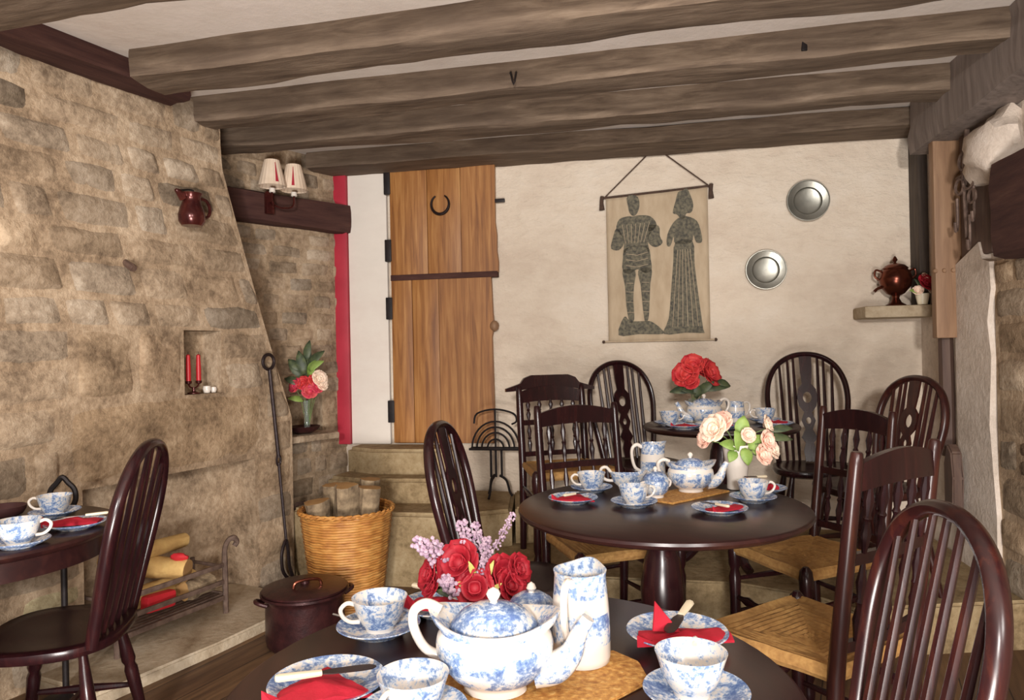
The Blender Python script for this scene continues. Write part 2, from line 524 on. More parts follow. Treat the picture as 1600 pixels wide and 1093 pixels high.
# ------------------------------------------------------------------ stone walls
def stone_wall(name, P, a0, amax, zrows, holes=(), big=(), mat='stone', back=-0.3, wmin=0.16, wmax=0.40, bulge=0.020, seed=1, mortar=(1.06, 1.02, 0.97), vary=0.2):
    """holes = [(a0,a1,z0,z1,depth)], big = [(a0,a1,z0,z1,tint)]; amax(z) is the wall's far edge"""
    rnd = random.Random(seed); bm = B(); lay = bm.loops.layers.float_color.new('tint')

    def paint(faces, c):
        for f in faces:
            for l in f.loops: l[lay] = (c[0], c[1], c[2], 1)

    def quad(p, c=mortar):
        f = bm.faces.new([bm.verts.new(q) for q in p]); paint([f], c)

    def patch(x0, x1, x0t, x1t, z0, z1, tint, na=8, nz=6, bl=bulge, gap=0.007):
        sd = V((rnd.uniform(0, 99), rnd.uniform(0, 99), 0)); rows = []
        tilt = rnd.uniform(-0.25, 0.25) * bl; tiltz = rnd.uniform(-0.25, 0.25) * bl
        for j in range(nz + 1):
            q = j / nz; row = []
            for i in range(na + 1):
                p = i / na
                e = (1 - abs(2 * p - 1) ** 5) * (1 - abs(2 * q - 1) ** 5)
                A0 = x0 + (x0t - x0) * q; A1 = x1 + (x1t - x1) * q
                a = A0 + gap + (A1 - A0 - 2 * gap) * p; z = z0 + gap + (z1 - z0 - 2 * gap) * q
                nn = noise.noise(V((a * 6, z * 6, 0)) + sd); n2 = noise.noise(V((a * 17, z * 17, 3)) + sd)
                edge = 1 - e
                a += edge * 0.016 * noise.noise(V((a * 9, z * 9, 7)) + sd); z += edge * 0.014 * noise.noise(V((a * 9, z * 9, 17)) + sd)
                d = -0.006 + e * (bl * 0.9 + nn * bl * 0.6 + n2 * bl * 0.35 + tilt * (2 * p - 1) + tiltz * (2 * q - 1))
                row.append(bm.verts.new(P(a, z, d)))
            rows.append(row)
        fs = []
        for j in range(nz):
            for i in range(na): fs.append(bm.faces.new((rows[j][i], rows[j][i + 1], rows[j + 1][i + 1], rows[j + 1][i])))
        paint(fs, tint)

    cuts = list(holes) + [(b[0], b[1], b[2], b[3], None) for b in big]
    for z0, z1 in zip(zrows[:-1], zrows[1:]):
        zm = (z0 + z1) / 2
        iv = [(a0, amax(zm), amax(z0), amax(z1))]
        iv = [[a0, amax(z0), a0, amax(z1)]]
        for h in cuts:
            if h[2] < zm < h[3]:
                new = []
                for x0, x1, x0t, x1t in iv:
                    if h[1] <= x0 or h[0] >= x1: new.append([x0, x1, x0t, x1t]); continue
                    if h[0] > x0: new.append([x0, h[0], x0t, h[0]])
                    if h[1] < x1: new.append([h[1], x1, h[1], x1t])
                iv = new
        for x0, x1, x0t, x1t in iv:
            quad((P(x0, z0, 0), P(x1, z0, 0), P(x1t, z1, 0), P(x0t, z1, 0)))
            W = x1 - x0
            cs = [0.0]
            while cs[-1] < 1:
                cs.append(cs[-1] + rnd.uniform(wmin, wmax) / max(W, 0.05))
            if len(cs) > 2 and 1 - cs[-2] < wmin * 0.6 / max(W, 0.05): cs.pop()
            cs[-1] = 1.0
            for c0, c1 in zip(cs[:-1], cs[1:]):
                k = 1 + rnd.uniform(-vary, vary * 0.7); wm = rnd.uniform(-0.05, 0.05)
                k *= 0.72 if rnd.random() < 0.10 else 1
                tint = (k * (1 + wm), k, k * (1 - wm * 1.3))
                A = lambda c: x0 + (x1 - x0) * c
                At = lambda c: x0t + (x1t - x0t) * c
                if rnd.random() < 0.22 and z1 - z0 > 0.14:      # two thin stones
                    zs = z0 + (z1 - z0) * rnd.uniform(0.4, 0.6); q = (zs - z0) / (z1 - z0)
                    mid = lambda c: A(c) + (At(c) - A(c)) * q
                    patch(A(c0), A(c1), mid(c0), mid(c1), z0, zs, tint, 7, 4)
                    patch(mid(c0), mid(c1), At(c0), At(c1), zs, z1, tuple(t * rnd.uniform(0.88, 1.08) for t in tint), 7, 4)
                else:
                    patch(A(c0), A(c1), At(c0), At(c1), z0, z1, tint)
        quad((P(amax(z0), z0, 0), P(amax(z0), z0, back), P(amax(z1), z1, back), P(amax(z1), z1, 0)), (1.12, 1.1, 1.06))
    for h in big:
        quad((P(h[0], h[2], 0), P(h[1], h[2], 0), P(h[1], h[3], 0), P(h[0], h[3], 0)))
        patch(h[0], h[1], h[0], h[1], h[2], h[3], h[4], 22, 10, bulge * 1.1, 0.010)
    for h in holes:
        x0, x1, z0, z1, dp = h
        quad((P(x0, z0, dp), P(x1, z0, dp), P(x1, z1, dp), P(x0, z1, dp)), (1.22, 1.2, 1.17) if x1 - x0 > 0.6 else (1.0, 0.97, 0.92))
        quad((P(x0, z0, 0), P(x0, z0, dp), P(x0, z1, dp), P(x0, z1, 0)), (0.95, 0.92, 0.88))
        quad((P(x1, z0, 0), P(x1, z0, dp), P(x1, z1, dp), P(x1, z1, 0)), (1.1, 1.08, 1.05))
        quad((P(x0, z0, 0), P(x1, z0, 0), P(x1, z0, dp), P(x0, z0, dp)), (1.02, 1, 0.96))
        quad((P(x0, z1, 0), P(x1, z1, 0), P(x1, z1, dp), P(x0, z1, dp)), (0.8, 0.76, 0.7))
    me = bpy.data.meshes.new(name); bm.to_mesh(me); bm.free()
    me.materials.append(M[mat])
    for p in me.polygons: p.use_smooth = True
    me.set_sharp_from_angle(angle=D2R(50))
    o = bpy.data.objects.new(name, me); C.objects.link(o); o['kind'] = 'structure'
    return o


def breast_edge(z):
    if z < 0.95: return 0.80
    return 0.80 - 0.47 * min(1.0, (z - 0.95) / 1.3) ** 0.9


rowsH = [0, 0.17, 0.36, 0.53, 0.73, 0.92, 1.09, 1.25, 1.40, 1.53, 1.69, 1.82, 1.97, 2.10, 2.22, 2.34, CEIL + 0.02]
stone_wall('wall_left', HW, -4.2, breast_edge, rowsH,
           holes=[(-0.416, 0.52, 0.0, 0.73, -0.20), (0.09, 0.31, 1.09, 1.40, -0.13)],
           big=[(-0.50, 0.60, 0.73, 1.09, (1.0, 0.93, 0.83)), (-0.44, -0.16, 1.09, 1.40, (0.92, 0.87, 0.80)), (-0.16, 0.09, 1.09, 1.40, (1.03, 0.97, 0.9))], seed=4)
rowsF = [0, 0.2, 0.38, 0.52, 0.65, 0.76, 0.90, 1.02, 1.14, 1.24, 1.35, 1.45, 1.55, 1.66, 1.76, 1.86, 1.95, 2.04, 2.22, 2.32, 2.42, CEIL + 0.02]
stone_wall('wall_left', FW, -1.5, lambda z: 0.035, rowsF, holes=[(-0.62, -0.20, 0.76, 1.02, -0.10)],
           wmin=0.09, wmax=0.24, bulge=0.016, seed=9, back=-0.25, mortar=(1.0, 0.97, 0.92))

# white end wall and its paint
bm = B()
pbox(BW, -1.15, 2.42, -0.05, CEIL + 0.02, -0.15, 0.0, bm, 0)
struct('wall_back', bm, 'white_wall')
# red painted door post at the corner
struct('trim_1', pbox(BW, -1.16, -1.065, 0.69, CEIL, 0.0, 0.06), 'red_paint')
struct('trim_2', pbox(BW, -1.063, -0.80, 0.69, CEIL, 0.0, 0.035), 'smooth_white')

# side wall: limewashed pier, then rubble and a heavy lintel towards the camera
bm = B()
pbox(RW, -0.1, 4.9, -0.05, CEIL + 0.02, -0.2, 0.0, bm, 0)
struct('wall_right', bm, 'limewash')
for f in (0,):
    pass
rowsR = [0, 0.18, 0.36, 0.52, 0.70, 0.86, 1.04, 1.2, 1.36, 1.5, 1.62]
RS = Plane(RW(0.93, 0, 0.02), RW.u, RW.n)
stone_wall('wall_right', RS, 0.0, lambda z: 3.6, rowsR, wmin=0.16, wmax=0.4, bulge=0.02, seed=13, vary=0.2, back=-0.05)


def solid_wavy(name, P, outline, d0, d1, mat):
    bm = B(); prism(bm, outline, P.n * (d1 - d0), 1.0, P(0, 0, d0), P.u, (0, 0, 1)); return struct(name, bm, mat)


# limewashed return beside the rubble
solid_wavy('trim_3', RW, [(0.56, 0), (0.94, 0), (0.95, 0.5), (0.90, 0.9), (0.93, 1.2), (0.90, 1.36), (0.94, 1.5), (0.93, 1.62), (0.86, 1.64), (0.83, 1.72), (0.70, 1.68), (0.56, 1.64)], 0.0, 0.04, 'limewash')
# pale corbel stone
bm = B()
for v in blob(bm, (0, 0, 0), (0.22, 0.10, 0.15), 3, 0.35, 9): pass
bmesh.ops.transform(bm, matrix=Matrix.Translation(RW(1.0, 2.10, 0.03)) @ Matrix((RW.u, RW.n, V((0, 0, 1)))).transposed().to_4x4(), verts=bm.verts)
struct('trim_4', bm, 'limewash')


# ------------------------------------------------------------------ timbers
def rough_beam(name, p0, p1, wd, ht, mat, seed=0, jit=0.016, seg=48, updir=(0, 0, 1), parent=None):
    p0, p1 = V(p0), V(p1); d = (p1 - p0).normalized(); up = V(updir); s = d.cross(up).normalized(); up = s.cross(d)
    sd = V((seed * 3.7, seed * 1.3, seed))
    sec = []
    for a, b in ((-1, -1), (0, -1.0), (1, -1), (1, 0), (1, 1), (0, 1), (-1, 1), (-1, 0)):
        sec.append((a, b))
    prof = []
    for i in range(8):
        a, b = sec[i], sec[(i + 1) % 8]
        for t in (0, 0.5): prof.append((a[0] + (b[0] - a[0]) * t, a[1] + (b[1] - a[1]) * t))
    bm = B(); rings = []
    L = (p1 - p0).length
    for i in range(seg + 1):
        t = i / seg; c = p0.lerp(p1, t); ring = []
        for a, b in prof:
            k = 0.93 if (abs(a) == 1 and abs(b) == 1) else 1.0
            pt = c + s * (a * wd / 2 * k) + up * (b * ht / 2 * k)
            q = V((t * L * 2.2, a * 1.5, b * 1.5)) + sd
            pt += s * (noise.noise(q) * jit * 0.8) + up * (noise.noise(q + V((9, 9, 9))) * jit + noise.noise(V((t * L * 7, a * 3, b * 3)) + sd) * jit * 0.4)
            ring.append(pt)
        rings.append(ring)
    loft(bm, rings)
    # local space along the grain: X
    M4 = Matrix((d, s, up)).transposed().to_4x4(); M4.translation = (p0 + p1) / 2
    bmesh.ops.transform(bm, matrix=M4.inverted(), verts=bm.verts)
    o = obj(name, bm, mat, parent, 50); o.matrix_world = M4
    return o


def joist(D0, slope, x0, x1, wd, zb, zt, seed, mat='old_oak', lab=None):
    """rear lower edge passes D0 at x=0"""
    f = lambda x: D0 - slope * x
    cosn = 1 / math.hypot(1, slope); zc = (zb + zt) / 2
    nrm = V((slope, 1, 0)).normalized()
    a = V((x0, f(x0), zc)) - nrm * wd / 2; b = V((x1, f(x1), zc)) - nrm * wd / 2
    o = rough_beam('ceiling_beam', a, b, wd, zt - zb, mat, seed); o['kind'] = 'structure'; o['label'] = lab
    return o


ZB = CAM_H + 1.15
joist(2.05, 0.26, -1.95, 2.2, 0.24, ZB, CEIL + 0.03, 1, 'old_oak', 'rough oak ceiling beam, closest to the viewer, at the top edge')
joist(2.76, 0.243, -1.49, 2.12, 0.21, ZB, CEIL + 0.03, 2, 'old_oak', 'broad rough oak ceiling beam, second from the viewer')
joist(3.295, 0.225, -1.55, 2.2, 0.17, ZB, CEIL + 0.03, 3, 'old_oak', 'rough oak ceiling beam with an iron staple, third from the viewer')
joist(3.80, 0.19, -1.75, 2.25, 0.19, ZB, CEIL + 0.03, 5, 'old_oak', 'rough oak ceiling beam next to the white wall')
# wall plate over the end wall
a = BW(-1.22, 2.48, 0.15); b = BW(2.36, 2.48, 0.15)
o = rough_beam('ceiling_beam', a, b, 0.30, 0.10, 'old_oak', 6, 0.01); o['kind'] = 'structure'; o['label'] = 'thick oak wall plate lying along the top of the white wall'
# long dark beam above the fireplace wall
o = rough_beam('ceiling_beam', HW(-4.2, 2.495, 0.07), HW(0.02, 2.495, 0.07), 0.18, 0.10, 'dark_oak', 7, 0.01); o['kind'] = 'structure'; o['label'] = 'long dark beam lying over the stone fireplace wall'
# beam over the right side wall
o = rough_beam('ceiling_beam', RW(0.35, 2.40, 0.06), RW(4.6, 2.40, 0.06), 0.20, 0.30, 'grey_beam', 8, 0.02); o['kind'] = 'structure'; o['label'] = 'heavy grey brown beam along the top of the side wall'
# dark timber built into the set-back wall
o = rough_beam('wall_beam', FW(-1.1, 2.13, 0.015), FW(0.03, 2.15, 0.015), 0.14, 0.18, 'dark_oak', 9, 0.012); o['kind'] = 'structure'
# lintel over the rubble of the side wall
o = rough_beam('wall_beam', RW(1.16, 1.80, 0.02), RW(4.2, 1.82, 0.02), 0.22, 0.40, 'dark_oak', 10, 0.014); o['kind'] = 'structure'

# ceiling
bm = B(); prism(bm, [(-3.9, -1.6), (2.9, -1.6), (2.7, 4.4), (-1.2, 5.1), (-1.9, 4.0)], (0, 0, 1), 0.1, (0, 0, CEIL), (1, 0, 0), (0, 1, 0)); struct('ceiling', bm, 'ceiling_white')

# posts of the side wall
struct('wall_pillar', pbox(BW, 2.31, 2.375, 1.45, 2.47, 0.0, 0.14, None, 0.012), 'grey_post')['label'] = 'dark grey timber post in the corner beside the white wall'
bm = B(); pbox(RW, 0.52, 0.58, 1.29, 2.43, 0.005, 0.13, bm, 0.008)
for zz in (1.62,):
    for aa in (0.33, 0.37, 0.41): turned(bm, RW(0.58, zz, 0.05 + (aa - 0.33)), RW(0.587, zz, 0.05 + (aa - 0.33)), [(0, 0.012), (1, 0.009)], 8)
struct('wall_pillar', bm, 'brown_plank')['label'] = 'sawn brown timber post fixed to the side wall'
struct('wall_pillar', pbox(RW, 0.62, 0.93, 1.66, 2.32, 0.0, 0.03, None, 0.012), 'brown_strut')['label'] = 'dark brown boarding behind the hanging ironwork'
bm = B(); tube(bm, [RW(0.47, 1.29, 0.05), RW(0.475, 1.0, 0.05), RW(0.48, 0.70, 0.05)], [0.033, 0.035, 0.030], 6, 3); tag(obj('timber_strut', bm, 'brown_strut'), 'narrow brown timber strut on the limewashed side wall below the post', 'strut')
bm = B(); prism(bm, [(-0.05, -0.19), (0.045, -0.21), (0.055, 0.0), (0.04, 0.12), (-0.01, 0.16), (-0.05, 0.06)], RW.n, 0.05, RW(0.62, 0.62, 0.0) + RW.n * 0.06, RW.u, (0, 0, 1)); bmesh.ops.bevel(bm, geom=bm.edges[:], offset=0.008, segments=2, affect='EDGES')
tag(obj('stone_corbel', bm, 'brown_strut'), 'small brown tapered block let into the limewashed pier near floor', 'block')

# ------------------------------------------------------------------ floors, hearth, steps
bm = B(); prism(bm, [(-4.0, -1.6), (2.9, -1.6), (2.75, 4.3), (-1.2, 5.2), (-2.0, 4.2)], (0, 0, -1), 0.1, (0, 0, 0), (1, 0, 0), (0, 1, 0)); struct('floor', bm, 'floor_boards')


def slab(name, pts, z0, z1, mat, bev=0.012, seed=0, rough=0.006):
    bm = B(); lay = bm.loops.layers.float_color.new('tint')
    prism(bm, pts, (0, 0, 1), z1 - z0, (0, 0, z0), (1, 0, 0), (0, 1, 0))
    bmesh.ops.bevel(bm, geom=[e for e in bm.edges if all(v.co.z > z1 - 1e-4 for v in e.verts)], offset=bev, segments=3, affect='EDGES')
    for f in bm.faces:
        for l in f.loops: l[lay] = (1, 1, 1, 1)
    return struct(name, bm, mat, None, 30)


hp = lambda a, d: (HW(a, 0, d).x, HW(a, 0, d).y)
fp = lambda a, d: (FW(a, 0, d).x, FW(a, 0, d).y)
bp = lambda a, d: (BW(a, 0, d).x, BW(a, 0, d).y)
rp = lambda a, d: (RW(a, 0, d).x, RW(a, 0, d).y)
slab('hearth_floor', [hp(-0.62, -0.19), hp(-0.62, 0.37), hp(-0.1, 0.40), hp(0.50, 0.40), hp(0.52, 0.0), hp(0.52, -0.19)], 0, 0.05, 'pale_stone')
# raised floor at the end of the room
slab('dais_floor', [(-0.36, 3.62), (0.3, 3.40), (1.0, 3.27), (1.28, 3.08), (1.36, 2.90), rp(1.13, 0.0), rp(-0.02, 0.0), bp(2.3, 0), bp(-0.3, 0)], 0, 0.20, 'step_stone')
# steps up to the door
slab('step_slab', [(-1.28, 4.1), (-1.02, 3.98), (-0.3, 3.85), (-0.02, 3.95), (0.0, 4.47), (-0.6, 4.6), (-1.1, 4.66)], 0, 0.40, 'step_stone', 0.02)['label'] = 'lowest worn stone step below the plank door'
slab('step_slab', [(-1.12, 4.32), (-0.9, 4.20), (-0.45, 4.14), (-0.32, 4.16), (-0.30, 4.52), (-1.0, 4.66)], 0.40, 0.54, 'step_stone', 0.02)['label'] = 'middle stone step below the plank door'
slab('step_slab', [(-1.04, 4.50), (-0.85, 4.36), (-0.5, 4.30), (-0.36, 4.34), (-0.34, 4.54), (-1.0, 4.66)], 0.54, 0.69, 'step_stone', 0.02)['label'] = 'top stone step under the plank door'
# raking floor ledge by the wall where the wire stand stands
slab('step_slab', [(0.0, 4.0), (0.22, 4.0), (0.28, 4.44), (0.0, 4.49)], 0.2, 0.40, 'step_stone', 0.012)['label'] = 'low stone ledge against the white wall under the wire stand'

# ------------------------------------------------------------------ plank stable door
door = bpy.data.objects.new('door_1', None); C.objects.link(door); door['kind'] = 'structure'; door['label'] = 'pine plank stable door in two leaves with iron hinges'
aL, aR = -0.77, -0.09


def leaf(name, z0, z1, right, joints):
    bm = B()
    xs = [aL] + joints + [None]
    for i in range(len(xs) - 1):
        if xs[i + 1] is not None:
            pbox(BW, xs[i] + 0.0015, xs[i + 1] - 0.0015, z0, z1, 0.02, 0.055, bm, 0.003)
        else:
            pts = [(xs[i] + 0.0015, z0)] + right + [(xs[i] + 0.0015, z1)]
            prism(bm, pts, BW.n, 0.035, BW(0, 0, 0.02), BW.u, (0, 0, 1))
    return obj(name, bm, 'door_pine', door)


up_ = leaf('upper_leaf', 1.765, 2.47, [(-0.068, 1.765), (-0.066, 1.83), (-0.075, 1.9), (-0.073, 2.0), (-0.082, 2.08), (-0.080, 2.3), (-0.078, 2.47)], [-0.52, -0.30])
lo_ = leaf('lower_leaf', 0.70, 1.745, [(-0.112, 0.70), (-0.110, 1.0), (-0.116, 1.36), (-0.108, 1.40), (-0.104, 1.46), (-0.108, 1.52), (-0.115, 1.745)], [-0.63, -0.455])
bm = B(); pbox(BW, aL, -0.07, 1.735, 1.772, 0.015, 0.062, bm); obj('weather_bar', bm, 'dark_oak', door)
for z, par in ((2.36, up_), (1.93, up_), (1.56, lo_), (0.90, lo_)):
    bm = B(); pbox(BW, aL - 0.035, aL + 0.008, z - 0.07, z + 0.07, 0.035, 0.064, bm, 0.004); obj('hinge', bm, 'black_iron', par)
bm = B(); pbox(BW, -0.085, -0.02, 2.20, 2.222, 0.03, 0.05, bm, 0.003); obj('latch', bm, 'black_iron', up_)
bm = B(); blob(bm, BW(-0.10, 1.43, 0.045), (0.03, 0.03, 0.035), 2); obj('knob', bm, 'brown_plank', lo_)
# horseshoe nailed to the upper leaf
bm = B(); cH = BW(-0.43, 2.205, 0.066)
pts = [cH + BW.u * (0.058 * math.sin(t)) + V((0, 0, -0.062 * math.cos(t))) for t in [(-2.6 + 5.2 * i / 20) for i in range(21)]]
tube(bm, pts, [0.008 + 0.008 * math.sin(PI * i / 20) for i in range(21)], 8, 0, False, 0.6)
tag(obj('horseshoe', bm, 'iron'), 'iron horseshoe hung on the upper leaf of the plank door', 'horseshoe')


# ------------------------------------------------------------------ chairs
def windsor(label, loc, facing, wood='dark_wood', splat=True, nsp=6, h=1.0, group=None, hw=0.205, bow_r=0.0185):
    """hoop-back Windsor chair, front towards local -Y"""
    t = thing('windsor_chair', label, 'chair', loc, face_rot(*facing), group)
    # saddle seat
    bm = B(); N = 36; rings = []
    def out(k, s):
        a = 2 * PI * k / N; x = math.cos(a); y = math.sin(a)
        ex = 0.215 * (abs(x) ** 0.62) * (1 if x > 0 else -1); ey = 0.20 * (abs(y) ** 0.7) * (1 if y > 0 else -1)
        ex *= 1.0 - 0.10 * (y > 0) * y
        return V((ex * s, ey * s, 0))
    for s, z in ((0.2, 0.408), (0.86, 0.408), (0.97, 0.418), (1.0, 0.432), (0.985, 0.445), (0.93, 0.45), (0.75, 0.444), (0.5, 0.438), (0.2, 0.438)):
        rings.append([out(k, s) + V((0, 0, z)) for k in range(N)])
    loft(bm, rings); obj('seat', bm, wood, t)
    yb = lambda z: 0.155 + (z - 0.45) * 0.22
    half = [(-0.16, 0.435), (-0.178, 0.56), (-hw * 0.96, 0.68), (-hw, 0.78), (-hw * 0.93, 0.87), (-hw * 0.72, 0.945), (-hw * 0.38, 0.99), (0, 1.003)]
    half = [(x, 0.435 + (z - 0.435) * (h - 0.435) / 0.568) for x, z in half]
    pts = half + [(-x, z) for x, z in half[-2::-1]]
    P3 = smooth_path([(x, yb(z), z) for x, z in pts], 5)
    bm = B(); tube(bm, P3, bow_r, 10, 0, False, 0.8); obj('bow', bm, wood, t)
    def top_at(x):
        best = max((p for p in P3 if abs(p.x - x) < 0.02), key=lambda p: p.z, default=P3[len(P3) // 2]); return best
    xs = []
    if splat:
        m = nsp // 2
        for i in range(m):
            q = 0.062 + (hw * 0.80 - 0.062) * (i + 0.15) / (m - 0.35)
            xs += [q, -q]
    else:
        xs = [hw * 0.84 * (2 * i / (nsp - 1) - 1) for i in range(nsp)]
    for x in sorted(xs):
        p1 = top_at(x); bm = B()
        turned(bm, (x * 0.80, 0.155, 0.44), p1, [(0, 0.0075), (0.3, 0.0105), (0.55, 0.0095), (1, 0.007)], 7)
        obj('spindle', bm, wood, t)
    if splat:
        H = h - 0.45 - 0.01
        prof = [(0.00, 0.026), (0.10, 0.032), (0.17, 0.020), (0.22, 0.040), (0.30, 0.018), (0.38, 0.036), (0.46, 0.020), (0.52, 0.044), (0.60, 0.052), (0.68, 0.046), (0.73, 0.024), (0.85, 0.030), (1.0, 0.032)]
        bm = B(); L = [(-r, q * H) for q, r in prof]; R = [(r, q * H) for q, r in prof]
        org = V((0, yb(0.45) - 0.004, 0.45)); vv = V((0, 0.22, 1))
        # two pierced roundels leave holes: build the splat as side strips around them
        holes = [(0.60, 0.030), (0.38, 0.018)]
        def hole_r(q):
            for c, r in holes:
                d = (q - c) * H
                if abs(d) < r: return math.sqrt(r * r - d * d)
            return 0.0
        qs = sorted(set([q for q, _ in prof] + [c + r * k / H for c, r in holes for k in (-1, -0.9, -0.6, -0.3, 0, 0.3, 0.6, 0.9, 1)]))
        def rad(q):
            for (q0, r0), (q1, r1) in zip(prof[:-1], prof[1:]):
                if q0 <= q <= q1: return r0 + (r1 - r0) * (q - q0) / (q1 - q0)
            return prof[-1][1]
        for sgn in (-1, 1):
            rings = []
            for q in qs:
                i = hole_r(q) * 0.75; o_ = max(rad(q), i + 0.010 if i else 0)
                c = org + vv * (q * H)
                rings.append([c + V((sgn * i, -0.005, 0)), c + V((sgn * o_, -0.005, 0)), c + V((sgn * o_, 0.005, 0)), c + V((sgn * i, 0.005, 0))])
            loft(bm, rings)
        obj('splat', bm, wood, t)
    legp = [(0, 0.012), (0.08, 0.014), (0.2, 0.018), (0.34, 0.022), (0.38, 0.016), (0.42, 0.021), (0.6, 0.019), (0.8, 0.015), (1, 0.011)]
    ft = {}
    for sx in (-1, 1):
        for sy in (-1, 1):
            a, b = V((sx * 0.135, sy * 0.12, 0.415)), V((sx * 0.20, sy * 0.185, 0))
            ft[sx, sy] = (a, b); bm = B(); turned(bm, a, b, legp, 10); obj('leg', bm, wood, t)
    mids = []
    for sx in (-1, 1):
        a = ft[sx, -1][0].lerp(ft[sx, -1][1], 0.56); b = ft[sx, 1][0].lerp(ft[sx, 1][1], 0.56); mids.append(a.lerp(b, 0.5))
        bm = B(); turned(bm, a, b, [(0, 0.008), (0.5, 0.015), (1, 0.008)], 8); obj('stretcher', bm, wood, t)
    bm = B(); turned(bm, mids[0], mids[1], [(0, 0.008), (0.5, 0.014), (1, 0.008)], 8); obj('stretcher', bm, wood, t)
    return t


def rush_chair(label, loc, facing, wood='dark_wood', h=1.02, rear_w=0.36, front_w=0.44, depth=0.40, group=None, post='dark_wood', eared=False):
    """spindle-back chair with a rush seat, front towards local -Y"""
    t = thing('spindle_chair', label, 'chair', loc, face_rot(*facing), group)
    rw, fw, d2 = rear_w / 2, front_w / 2, depth / 2; SZ = 0.455
    yb = lambda z: d2 + max(0, z - 0.45) * 0.12
    for sx in (-1, 1):
        bm = B(); tube(bm, [(sx * rw, d2 + 0.02, 0), (sx * rw, d2, 0.30), (sx * rw, yb(0.46), 0.46), (sx * rw, yb(0.75), 0.75), (sx * rw, yb(h - 0.03), h - 0.03), (sx * rw, yb(h), h)], [0.017, 0.020, 0.021, 0.019, 0.017, 0.008], 10, 3)
        obj('back_post', bm, post, t)
        bm = B(); turned(bm, (sx * fw, -d2, 0), (sx * fw, -d2, SZ + 0.03), [(0, 0.012), (0.03, 0.02), (0.1, 0.024), (0.16, 0.016), (0.2, 0.022), (0.5, 0.021), (0.7, 0.024), (0.76, 0.017), (0.8, 0.024), (0.9, 0.026), (0.97, 0.022), (1, 0.010)], 12)
        obj('front_leg', bm, wood, t)
    # rails
    def rail(z, hh, arch, name):
        bm = B(); rings = []
        for i in range(13):
            q = i / 12 * 2 - 1; zt = z + hh / 2 + arch * (1 - q * q); zb = z - hh / 2 + arch * 0.35 * (1 - q * q); y = yb(z) + 0.015 * (1 - q * q)
            x = q * (rw - 0.004)
            rings.append([V((x, y - 0.009, zb)), V((x, y + 0.009, zb)), V((x, y + 0.009, zt)), V((x, y - 0.009, zt))])
        loft(bm, rings); obj(name, bm, wood, t)
    zt = h - 0.06; zm = 0.46 + (h - 0.46) * 0.52; zl = 0.46 + (h - 0.46) * 0.12
    rail(zt - 0.005, 0.062, 0.030, 'crest_rail'); rail(zm, 0.028, 0, 'back_rail'); rail(zl, 0.026, 0, 'back_rail')
    if eared:
        bm = B(); rings = []
        for i in range(25):
            q = i / 24 * 2 - 1; aq = abs(q)
            z0 = h - 0.02 + 0.012 * math.cos(q * PI); top = h + 0.055 - 0.05 * max(0, (aq - 0.45) / 0.55) ** 0.8 - (0.02 if aq > 0.62 else 0)
            rings.append([V((q * (rw + 0.075), yb(h) + dy + 0.02 * (1 - q * q), zz)) for dy, zz in ((-0.012, z0), (0.012, z0), (0.012, top), (-0.012, top))])
        loft(bm, rings); obj('crest_rail', bm, wood, t)
    for za, zb in ((zm + 0.012, zt - 0.02), (zl + 0.011, zm - 0.012)):
        for k in range(5):
            x = rw * 0.72 * (k / 2 - 1); bm = B()
            turned(bm, (x, yb(za) + 0.012, za), (x, yb(zb) + 0.012, zb), [(0, 0.006), (0.12, 0.009), (0.28, 0.013), (0.45, 0.007), (0.5, 0.011), (0.55, 0.007), (0.75, 0.013), (0.9, 0.008), (1, 0.006)], 8)
            obj('spindle', bm, wood, t)
    # rush seat: concentric woven strands meeting at the middle
    bm = B(); rings = []; N = 22; m = 8
    cs = [V((-fw - 0.012, -d2 - 0.016, 0)), V((fw + 0.012, -d2 - 0.016, 0)), V((rw + 0.004, d2 + 0.006, 0)), V((-rw - 0.004, d2 + 0.006, 0))]
    def ring(s, z):
        out = []
        for k in range(4):
            for j in range(m):
                p = cs[k].lerp(cs[(k + 1) % 4], j / m); out.append(V((p.x * s, p.y * s, z + 0.004 * noise.noise(V((p.x * 30, p.y * 30, s * 20))))))
        return out
    rings.append(ring(0.3, SZ - 0.022)); rings.append(ring(0.96, SZ - 0.022)); rings.append(ring(1.0, SZ - 0.008))
    for i in range(N + 1):
        s = 1.0 - 0.97 * i / N
        rings.append(ring(s, SZ + 0.010 - 0.018 * (1 - s) ** 1.2 + (0.0035 if i % 2 else 0) + (0.006 if i in (1, 2) else 0)))
    loft(bm, rings); obj('seat', bm, 'rush', t, 25)
    def st(a, b, r=0.011):
        bm = B(); turned(bm, a, b, [(0, r * 0.7), (0.3, r), (0.5, r * 1.25), (0.7, r), (1, r * 0.7)], 8); obj('stretcher', bm, wood, t)
    for z in (0.33, 0.20):
        for sx in (-1, 1): st((sx * fw, -d2, z), (sx * rw, d2, z + 0.01))
    bm = B(); turned(bm, (-fw, -d2, 0.26), (fw, -d2, 0.26), [(0, 0.008), (0.12, 0.011), (0.2, 0.019), (0.28, 0.011), (0.5, 0.012), (0.72, 0.011), (0.8, 0.019), (0.88, 0.011), (1, 0.008)], 10); obj('front_stretcher', bm, wood, t)
    st((-rw, d2, 0.28), (rw, d2, 0.28))
    return t


